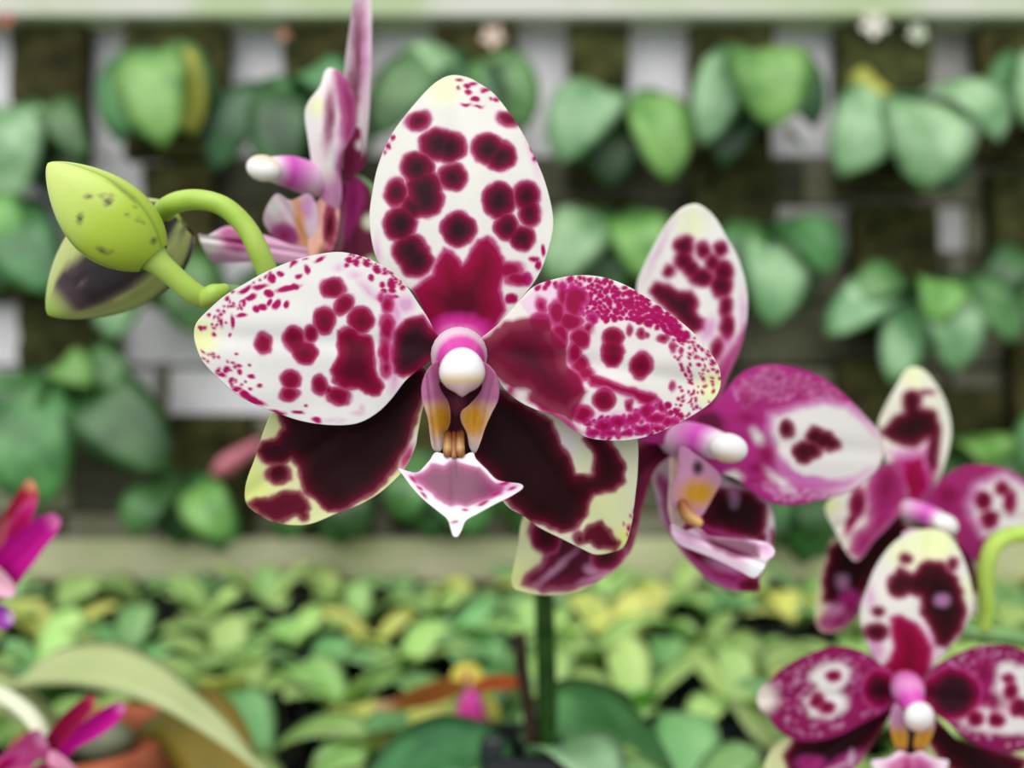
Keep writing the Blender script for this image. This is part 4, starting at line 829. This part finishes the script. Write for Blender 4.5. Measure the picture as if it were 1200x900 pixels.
# ================================================================== TERRACOTTA POT AND ARCHING LEAF
td = .345
tc_ = P(112, 860, td); tr_ = 88 / F * td
tz = tc_.z - ZB
tp = empty('terracotta_pot', (tc_.x, tc_.y, ZB), 'round terracotta pot beneath the big arching leaf', 'pot')
V_, F_ = lathe_data((tc_.x, tc_.y, ZB), [(tr_ * .66, 0), (tr_ * .86, tz * .74), (tr_ * 1.0, tz * .75), (tr_ * 1.02, tz * .97), (tr_ * .99, tz), (tr_ * .90, tz), (tr_ * .86, tz * .92), (tr_ * .80, tz * .7)], 40)
mesh_obj('pot_body', V_, F_, M_terra, tp)
V_, F_ = lathe_data((tc_.x, tc_.y, ZB), [(tr_ * .62, tz * .705), (tr_ * .79, tz * .71), (tr_ * .78, tz * .80), (tr_ * .5, tz * .84), (tr_ * .02, tz * .85)], 24)
mesh_obj('potting_bark', V_, F_, M_soil, tp)
bl = empty('broad_leaf_plant', (tc_.x, tc_.y, ZB + tz * .86), 'plant with one long arching pale green leaf over the terracotta pot', 'plant')
M_big = noise_mat('arching_leaf', (176, 192, 124), (204, 214, 156), 10, .42, .4, .05, .15)
M_olive = noise_mat('olive_leaf', (96, 92, 30), (150, 128, 40), 16, .5, .4, .05, .1)
def ribbon(name, pts, mat, parent, n=30, th=.0016):
    """pts: (u,v,d, half-width vector (x,y,z) m)"""
    a = np.array([[*P(q[0], q[1], q[2]), *q[3]] for q in pts], float); s = spline(a, n, closed=False)
    V = []; Fc = []
    T = np.gradient(s[:, :3], axis=0)
    for i in range(n):
        cc, h = s[i, :3], s[i, 3:]; nn = np.cross(T[i], h); nn /= np.linalg.norm(nn) + 1e-12
        for (k, b) in ((-1, 0), (-.5, -.6), (0, -1), (.5, -.6), (1, 0), (.5, .9), (0, .6), (-.5, .9)):
            V.append(cc + h * k + nn * th * b - nn * .12 * np.linalg.norm(h) * (1 - abs(k)))
    for i in range(n - 1):
        for k in range(8):
            j = (k + 1) % 8; Fc.append((i * 8 + k, (i + 1) * 8 + k, (i + 1) * 8 + j, i * 8 + j))
    Fc.append(tuple(range(8))); Fc.append(tuple((n - 1) * 8 + k for k in range(8))[::-1])
    return mesh_obj(name, V, Fc, mat, parent)
ribbon('leaf', [(60, 858, .345, (.002, .004, 0)), (20, 815, .345, (.003, .007, .002)), (40, 784, .335, (.002, .011, .004)), (110, 776, .325, (.0, .012, .005)), (180, 797, .315, (-.004, .011, .005)), (232, 832, .308, (-.006, .009, .005)), (276, 868, .302, (-.006, .006, .005)), (310, 905, .298, (-.006, .004, .003)), (335, 960, .296, (-.002, .001, 0))], M_big, bl)
ribbon('leaf', [(80, 862, .350, (.002, .003, 0)), (-20, 800, .36, (.002, .012, .003)), (-110, 790, .36, (0, .015, .003)), (-190, 850, .36, (.002, .012, .003)), (-220, 930, .36, (0, .002, 0))], M_big, bl)
ribbon('leaf', [(150, 868, .352, (.002, .002, .002)), (196, 836, .345, (.006, .004, .009)), (228, 850, .335, (.012, .002, .012)), (254, 892, .325, (.014, .001, .009)), (276, 950, .318, (.010, .001, .005)), (290, 1000, .315, (.001, 0, 0))], M_olive, bl, n=24)
blob('pseudobulb', 118, 866, .345, 40, 26, .012, noise_mat('grey_green_bulb', (120, 132, 104), (160, 168, 140), 40, .5, .4), bl, lambda x, y: (120, 130, 100))

# ================================================================== SLIPPER-TYPE ORCHID (blurred, centre bottom)
sd_ = .42
sb = P(545, 905, sd_ + .02); sb.z = ZB
spt = empty('plant_pot', sb, 'black plastic pot under the small yellow and magenta orchid', 'pot')
V_, F_ = square_pot_data(sb, .045, .04); mesh_obj('pot_body', V_, F_, M_black, spt, smooth=False)
box('potting_bark', (sb.x, sb.y, ZB + .016), (.035, .035, .028), M_soil, spt, bevel=.002)
so_ = empty('small_orchid', (sb.x, sb.y, ZB + .03), 'small blurred orchid with rust petals and a magenta lip', 'orchid')
sf = tube('flower', [(sb.x, sb.y, ZB + .028, .0016), (*P(550, 850, sd_ + .012), .0015), (*P(548, 815, sd_ + .008), .0018), (*P(547, 806, sd_ + .003), .002)], M_rachis, so_, n=20)
petal('petal', [(545, 800), (520, 796), (490, 804), (462, 818), (440, 826), (444, 834), (475, 832), (510, 826), (540, 812)], (545, 805), (440, 830), sd_, sd_ - .01, sf, (142, 84, 36), [(440, 828, 26, (220, 180, 140))], [([(-4, (150, 100, 40), 0), (4, (120, 70, 30), 1)], [(500, 815, 40, 7, -17)], [])], th=.0012, N=70, K=16)
petal('petal', [(553, 800), (575, 792), (598, 792), (610, 798), (600, 807), (575, 809), (556, 808)], (552, 804), (608, 797), sd_, sd_ - .005, sf, (178, 78, 40), [], [], th=.0012, N=60, K=14)
petal('dorsal_sepal', [(540, 808), (528, 796), (534, 782), (548, 776), (562, 784), (566, 797), (556, 808)], (548, 808), (548, 778), sd_ + .002, sd_ + .006, sf, (222, 214, 92), [], [('s', [(548, 794, 3, 8)], [])], th=.0012, N=60, K=14)
petal('lateral_sepal', [(556, 806), (572, 812), (584, 828), (584, 846), (572, 840), (560, 824)], (554, 806), (582, 846), sd_ + .002, sd_ + .002, sf, (206, 206, 92), [], [], th=.0012, N=60, K=14)
blob('lip_pouch', 552, 836, sd_ - .012, 22, 30, .010, M_wax, sf, lambda x, y: mixc((206, 50, 156), (196, 90, 120), (y + .2) * 1.0), lambda x, y, z: (x * (0.62 + .38 * (y + 1) / 2), y, z))
for dx, dy, dz, wd in ((-.06, -.02, -.002, .034), (-.045, .03, .01, .03), (.055, -.01, .0, .032), (.03, .05, .012, .03), (0, -.055, -.004, .03)):
    leaf((sb.x, sb.y, ZB + .029), (sb.x + dx, sb.y + dy, ZB + .045 + dz), wd, (0, 0, .012), (0, 0, 1), M_seed_g if dx < 0 else M_leaf, so_, n=12)

# ================================================================== SEEDLINGS ON THE BENCH
pot_me = None; soil_me = None
def local_mesh(name, V, Fc, mat, smooth=True):
    me = bpy.data.meshes.new(name); me.from_pydata([tuple(q) for q in V], [], Fc)
    if smooth: me.polygons.foreach_set('use_smooth', [True] * len(me.polygons))
    me.materials.append(mat); return me
def part(name, me, parent, loc=(0, 0, 0), rz=0, sc=1, rx=0):
    o = bpy.data.objects.new(name, me); COL.objects.link(o); o.parent = parent
    o.location = loc; o.rotation_euler = (rx, 0, rz); o.scale = (sc, sc, sc); return o
PW, PH = .042, .040
V_, F_ = square_pot_data((0, 0, 0), PW, PH); pot_me = local_mesh('pot_body', V_, F_, M_black, False)
V_, F_ = box_data((0, 0, PH * .42), (PW * .80, PW * .80, PH * .72)); soil_me = local_mesh('potting_bark', V_, F_, M_soil, False)
LM = {}
for key, mat in (('seed', M_seed), ('green', M_seed_g), ('yellow', M_seed_y)):
    L_ = []
    for k, (ln, wd, hz, ar) in enumerate(((.036, .021, .008, .006), (.031, .020, .017, .005), (.041, .022, .000, .011), (.026, .018, .022, .003))):
        V_, F_ = leaf_data((0.001, 0, 0), (ln, 0, hz), wd, (0, 0, ar), (0, 0, 1), n=7, fold=.16, th=.0008, blunt=.5, obov=1.4)
        L_.append(local_mesh('leaf', V_, F_, mat))
    LM[key] = L_
SL = {'seed': 'light green seedling orchid in a black pot on the bench', 'green': 'mid green seedling orchid in a black pot on the bench', 'yellow': 'yellowish seedling orchid in a black pot on the bench'}
avoid = [(pot_c.x, pot_c.y, .046), (tc_.x, tc_.y, .062), (sb.x, sb.y, .046), (pc2.x, pc2.y, .06), (pc3.x, pc3.y, .06)]
# dark gaps in the rows, where the photograph shows bare black pots
gaps = [P(u, v, (ZC - (ZB + PH)) * F / (v - 450)) for u, v in ((480, 715), (160, 725), (45, 705), (345, 715), (820, 860), (905, 745), (900, 690), (350, 890))]
nrow = 0
y = .365
count = 0
while y < .745:
    x = -.70 + (nrow % 2) * .030 + R.uniform(-.004, .004)
    half = y * .70 + .16
    while x < .70:
        xx = x + R.uniform(-.002, .002); yy = y + R.uniform(-.0015, .0015)
        if abs(xx) < half and all((xx - a) ** 2 + (yy - b) ** 2 > r * r for a, b, r in avoid):
            po = empty('seedling_pot', (xx, yy, ZB), 'small square black plastic pot in the rows of seedlings', 'pot', 'black seedling pots on the bench')
            rz = R.uniform(-.06, .06)
            part('pot_body', pot_me, po, rz=rz); part('potting_bark', soil_me, po, rz=rz)
            if all((xx - g.x) ** 2 + (yy - g.y) ** 2 > .024 ** 2 for g in gaps):
                q = R.random(); key = 'seed' if q < .50 else ('green' if q < .78 else 'yellow')
                s_ = empty('seedling_orchid', (xx, yy, ZB + PH * .79), SL[key], 'seedling', key + (' green' if key == 'seed' else '') + ' seedlings on the bench' if key != 'seed' else 'light green seedlings on the bench')
                n_ = R.choice((3, 4, 4, 5)); a0 = R.uniform(0, 6.28)
                for k in range(n_):
                    part('leaf', LM[key if R.random() < .8 else 'seed'][R.choice((0, 1, 1, 2, 3))], s_, (0, 0, k * .0007), a0 + k * 6.283 / n_ * (1 if n_ % 2 else 1.02) + R.uniform(-.3, .3), R.uniform(1.15, 1.75))
                count += 1
        x += .060
    y += .057; nrow += 1
print('seedlings', count)

# ================================================================== ORCHIDS MOUNTED ON BOARDS ALONG THE WALL
MATS = {'g': M_leaf, 'b': M_leaf_b, 'p': M_leaf_p, 'd': M_leaf_d, 'y': M_leaf_y}
def mounted(label, boardpx, leaves, blooms=()):
    """boardpx: x0,y0,x1,y1 of its board; leaves: base u,v, tip u,v, width px, kind, forward reach (m)"""
    d = DW - .016
    x0, y0, x1, y1 = boardpx
    pc = P((x0 + x1) / 2, y1, d); th = .018
    t = empty('mounted_orchid', (pc.x, d, pc.z), label, 'orchid', 'orchids mounted on boards along the wall')
    a, b = P(x0, y0, d - th / 2), P(x1, y1, d - th / 2)
    # rough slab of tree fern with uneven faces
    nx, nz = 6, 8; V = []; Fc = []
    for side in (0, 1):
        for i in range(nx + 1):
            for k in range(nz + 1):
                ed = .0012 if 0 < i < nx and 0 < k < nz else .0016
                V.append((a.x + (b.x - a.x) * i / nx + R.uniform(-1, 1) * ed, d - th / 2 + (th if side else 0) + (R.uniform(-.002, .002) if not side else -.0002), b.z + (a.z - b.z) * k / nz + R.uniform(-1, 1) * ed))
    m_ = (nx + 1) * (nz + 1); id_ = lambda s, i, k: s * m_ + i * (nz + 1) + k
    for i in range(nx):
        for k in range(nz):
            Fc.append((id_(0, i, k), id_(0, i + 1, k), id_(0, i + 1, k + 1), id_(0, i, k + 1))); Fc.append((id_(1, i, k), id_(1, i, k + 1), id_(1, i + 1, k + 1), id_(1, i + 1, k)))
    for i in range(nx):
        Fc.append((id_(0, i, 0), id_(1, i, 0), id_(1, i + 1, 0), id_(0, i + 1, 0))); Fc.append((id_(0, i, nz), id_(0, i + 1, nz), id_(1, i + 1, nz), id_(1, i, nz)))
    for k in range(nz):
        Fc.append((id_(0, 0, k), id_(0, 0, k + 1), id_(1, 0, k + 1), id_(1, 0, k))); Fc.append((id_(0, nx, k), id_(1, nx, k), id_(1, nx, k + 1), id_(0, nx, k + 1)))
    mesh_obj('mount_board', V, Fc, M_board, t, smooth=False)
    cu = sum(q[0] for q in leaves) / len(leaves); cv = sum(q[1] for q in leaves) / len(leaves)
    back = [(cu + R.uniform(-8, 8), cv - 4, cu + sg * R.uniform(26, 52), cv + R.uniform(46, 96), R.uniform(38, 50), R.choice('dgg'), .0) for sg in (-1, 1)]
    for j, (u0, v0, u1, v1, wp, kind, fw) in enumerate(back + leaves):
        p0 = P(u0, v0, d - th / 2 - .003); d1 = d - th / 2 - .008 - fw - .002 * j
        p1 = P(u1, v1, d1)
        L_ = (p1 - p0).length
        leaf(p0, p1, wp / F * d1 * 1.28, Vector((0, -.010 - fw * .35, .010 + .05 * L_)), (0, -1, .55), MATS[kind], t, n=12, th=.0016, fold=.14, blunt=.5, obov=1.5)
    for (u, v, r, cc) in blooms:
        dd = d - th / 2 - .02
        o = ptube('flower_spray', [(u + 14, v + 16, d - th / 2, 2.5), (u + 6, v + 6, dd + .006, 2.5), (u, v, dd + .002, 3)], M_rachis, t, n=8)
        for k in range(5):
            a_ = k * 6.283 / 5 + .3
            petal('petal', [(u + math.cos(a_) * r * .1, v + math.sin(a_) * r * .1), (u + math.cos(a_ - .5) * r * .7, v + math.sin(a_ - .5) * r * .7), (u + math.cos(a_) * r, v + math.sin(a_) * r), (u + math.cos(a_ + .5) * r * .7, v + math.sin(a_ + .5) * r * .7)],
                  (u, v), (u + math.cos(a_) * r, v + math.sin(a_) * r), dd, dd - .003, o, cc, N=20, K=4, th=.0008)
    return t
mounted('mounted orchid at top left corner with a big pale round leaf', (12, 20, 98, 188), [(45, 125, 12, 240, 74, 'p', .04), (52, 125, 82, 240, 62, 'd', .02), (58, 130, 100, 188, 34, 'g', .03)], [(8, 22, 9, (206, 110, 110))])
mounted('mounted orchid above the green buds with one yellowing leaf', (145, 14, 265, 184), [(182, 62, 140, 168, 50, 'g', .02), (205, 62, 228, 158, 46, 'y', .02), (192, 62, 192, 172, 66, 'b', .05)], [])
mounted('mounted orchid behind the profile flower with dark drooping leaves', (332, 14, 422, 190), [(345, 108, 250, 200, 56, 'd', .03), (350, 106, 330, 215, 60, 'd', .05), (360, 108, 425, 190, 60, 'd', .03), (352, 106, 405, 120, 46, 'g', .05)], [(332, 40, 8, (200, 140, 120))])
mounted('mounted orchid directly behind the top of the large spotted flower', (506, 18, 606, 190), [(545, 78, 440, 160, 62, 'g', .04), (552, 78, 618, 150, 58, 'g', .04), (548, 76, 560, 190, 60, 'd', .05), (545, 78, 470, 110, 50, 'p', .02)], [(577, 42, 15, (232, 206, 190))])
mounted('mounted orchid with two wide drooping leaves right of the large spotted flower', (666, 20, 738, 215), [(722, 112, 655, 190, 66, 'p', .05), (742, 118, 784, 212, 58, 'b', .05), (730, 118, 712, 220, 56, 'd', .02)], [])
mounted('mounted orchid with glossy bright leaf above the second flower', (810, 22, 906, 190), [(868, 68, 822, 170, 52, 'p', .04), (880, 64, 945, 140, 40, 'y', .02), (872, 66, 905, 150, 78, 'b', .06), (866, 72, 848, 196, 52, 'd', .02), (886, 70, 955, 150, 44, 'd', .03)], [(926, 156, 8, (206, 184, 176))])
mounted('mounted orchid with broad round pale leaves at upper right', (985, 26, 1092, 225), [(1035, 118, 1000, 120, 40, 'y', .02), (1042, 118, 985, 205, 70, 'p', .05), (1052, 120, 1082, 222, 84, 'p', .06), (1060, 120, 1112, 228, 60, 'd', .02), (1062, 116, 1172, 166, 52, 'p', .05)], [(1024, 28, 17, (240, 234, 220)), (1075, 38, 12, (214, 220, 200))])
mounted('mounted orchid cut off by the right edge near the top', (1150, 28, 1245, 190), [(1205, 78, 1158, 142, 48, 'g', .03), (1212, 78, 1200, 148, 54, 'p', .05), (1220, 80, 1255, 160, 56, 'g', .03)], [])
mounted('mounted orchid with a bright green leaf left of the buds', (-60, 232, 40, 350), [(-15, 245, 30, 300, 54, 'b', .05), (-20, 245, -60, 320, 54, 'g', .03), (0, 250, 66, 345, 66, 'g', .05), (-10, 250, -2, 345, 56, 'd', .02)], [])
mounted('short mounted orchid board behind the green buds', (168, 192, 248, 345), [(206, 300, 128, 400, 60, 'p', .04), (212, 300, 238, 392, 58, 'g', .03), (210, 300, 170, 330, 40, 'd', .02)], [])
mounted('mounted orchid with spreading leaves behind the large right petal', (672, 232, 744, 360), [(712, 258, 646, 330, 62, 'p', .05), (722, 256, 762, 330, 60, 'b', .05), (716, 256, 706, 350, 60, 'g', .03)], [])
mounted('mounted orchid just right of the second flower upper sepal', (812, 194, 912, 345), [(888, 272, 905, 382, 58, 'p', .05), (895, 270, 972, 322, 50, 'g', .05), (885, 272, 850, 330, 46, 'g', .03), (890, 274, 940, 360, 50, 'd', .02)], [(888, 286, 7, (196, 160, 140))])
mounted('mounted orchid with a wide star of narrow leaves above the right flowers', (1002, 240, 1100, 400), [(1060, 338, 968, 392, 46, 'p', .04), (1070, 338, 1192, 402, 52, 'g', .05), (1066, 340, 1118, 436, 54, 'p', .06), (1060, 342, 1044, 448, 48, 'p', .04), (1072, 336, 1092, 380, 44, 'b', .06), (1062, 338, 1000, 352, 40, 'g', .03)], [])
mounted('mounted board with dark leaves cut off by the right edge mid height', (1166, 200, 1250, 350), [(1200, 300, 1150, 352, 40, 'd', .03), (1205, 300, 1215, 400, 50, 'g', .03)], [])
mounted('mounted orchid with long hanging leaves at the left edge below the buds', (22, 345, 132, 480), [(52, 438, 4, 520, 76, 'g', .04), (60, 440, 52, 592, 88, 'g', .06), (78, 436, 110, 452, 36, 'b', .05), (82, 440, 196, 552, 74, 'd', .05), (90, 436, 150, 452, 44, 'g', .03), (46, 440, -30, 560, 76, 'g', .03)], [])
mounted('low mounted orchid with two upright leaves under the left spotted petal', (196, 488, 292, 632), [(222, 566, 156, 630, 44, 'g', .04), (232, 566, 268, 632, 44, 'b', .05), (228, 566, 212, 640, 40, 'd', .02)], [])
mounted('low mounted orchid half hidden behind the lower left sepal', (330, 470, 430, 630), [(388, 560, 330, 632, 46, 'g', .04), (398, 560, 424, 628, 44, 'd', .04), (394, 560, 402, 640, 46, 'd', .03)], [])
mounted('low mounted orchid behind the lip of the large flower', (455, 430, 545, 620), [(500, 540, 472, 612, 46, 'g', .04), (506, 540, 565, 625, 54, 'g', .04), (504, 540, 508, 632, 48, 'd', .03)], [])
mounted('low mounted orchid hidden behind the lower right sepal', (590, 440, 680, 600), [(636, 540, 580, 600, 48, 'd', .03), (642, 540, 700, 600, 48, 'g', .03)], [])
mounted('low mounted board with dark leaves between the second flower and right flowers', (872, 470, 960, 640), [(918, 575, 885, 640, 46, 'd', .03), (926, 575, 962, 636, 46, 'd', .04), (922, 575, 930, 640, 42, 'g', .03)], [])
mounted('mounted orchid with a bright green leaf behind the upper right flower', (1080, 455, 1175, 620), [(1105, 520, 1165, 548, 46, 'b', .05), (1110, 522, 1185, 600, 50, 'g', .03), (1112, 522, 1122, 612, 44, 'd', .03)], [])
mounted('mounted board with sparse dark leaves behind the second flower', (760, 380, 850, 560), [(800, 470, 760, 540, 46, 'd', .03), (806, 470, 852, 540, 46, 'g', .03)], [])
mounted('mounted board with small dark leaves behind the left spotted petal', (300, 235, 390, 400), [(340, 320, 290, 390, 46, 'd', .03), (350, 320, 400, 400, 50, 'd', .03)], [])
mounted('mounted board with dim leaves under the star of narrow leaves', (985, 420, 1065, 600), [(1020, 510, 985, 590, 44, 'd', .03), (1030, 510, 1060, 590, 44, 'd', .03)], [])
mounted('mounted orchid low at the right edge of the wall', (1190, 400, 1275, 560), [(1230, 480, 1190, 560, 46, 'g', .03), (1236, 480, 1280, 560, 46, 'g', .03)], [])
mounted('mounted orchid on the wall left of the big pale round leaf', (-150, 20, -50, 190), [(-100, 100, -150, 190, 60, 'g', .04), (-95, 100, -60, 200, 64, 'p', .05)], [])
mounted('mounted orchid on the wall left of the long hanging leaves', (-190, 330, -90, 500), [(-140, 420, -190, 520, 60, 'g', .04), (-135, 420, -90, 520, 64, 'd', .05)], [])
mounted('mounted orchid on the wall right of the low right edge orchid', (1300, 330, 1390, 500), [(1345, 420, 1300, 510, 60, 'g', .04), (1350, 420, 1395, 510, 60, 'd', .05)], [])
mounted('mounted orchid on the wall right of the top right edge orchid', (1330, 30, 1420, 190), [(1370, 100, 1345, 190, 56, 'g', .04), (1378, 100, 1420, 200, 60, 'p', .05)], [])
# dusty pink flower spike that leans out by the left petal
psd = .74
sk = empty('pink_flower_spike', P(330, 505, psd + .03), 'dusty pink flower spike beside the lower left sepal', 'flower')
tube('flower_stem', [(*P(335, 505, psd + .03), .0022), (*P(300, 522, psd + .01), .0022), (*P(275, 540, psd), .002)], noise_mat('pink_stem', (150, 72, 80), (178, 100, 104), 60), sk, n=12)
ptube('flower_bud', [(300, 522, psd + .008, 8), (282, 534, psd + .002, 11), (264, 546, psd - .002, 12), (254, 552, psd - .003, 7)], noise_mat('dusty_pink', (168, 84, 100), (196, 116, 128), 60), sk, n=14)
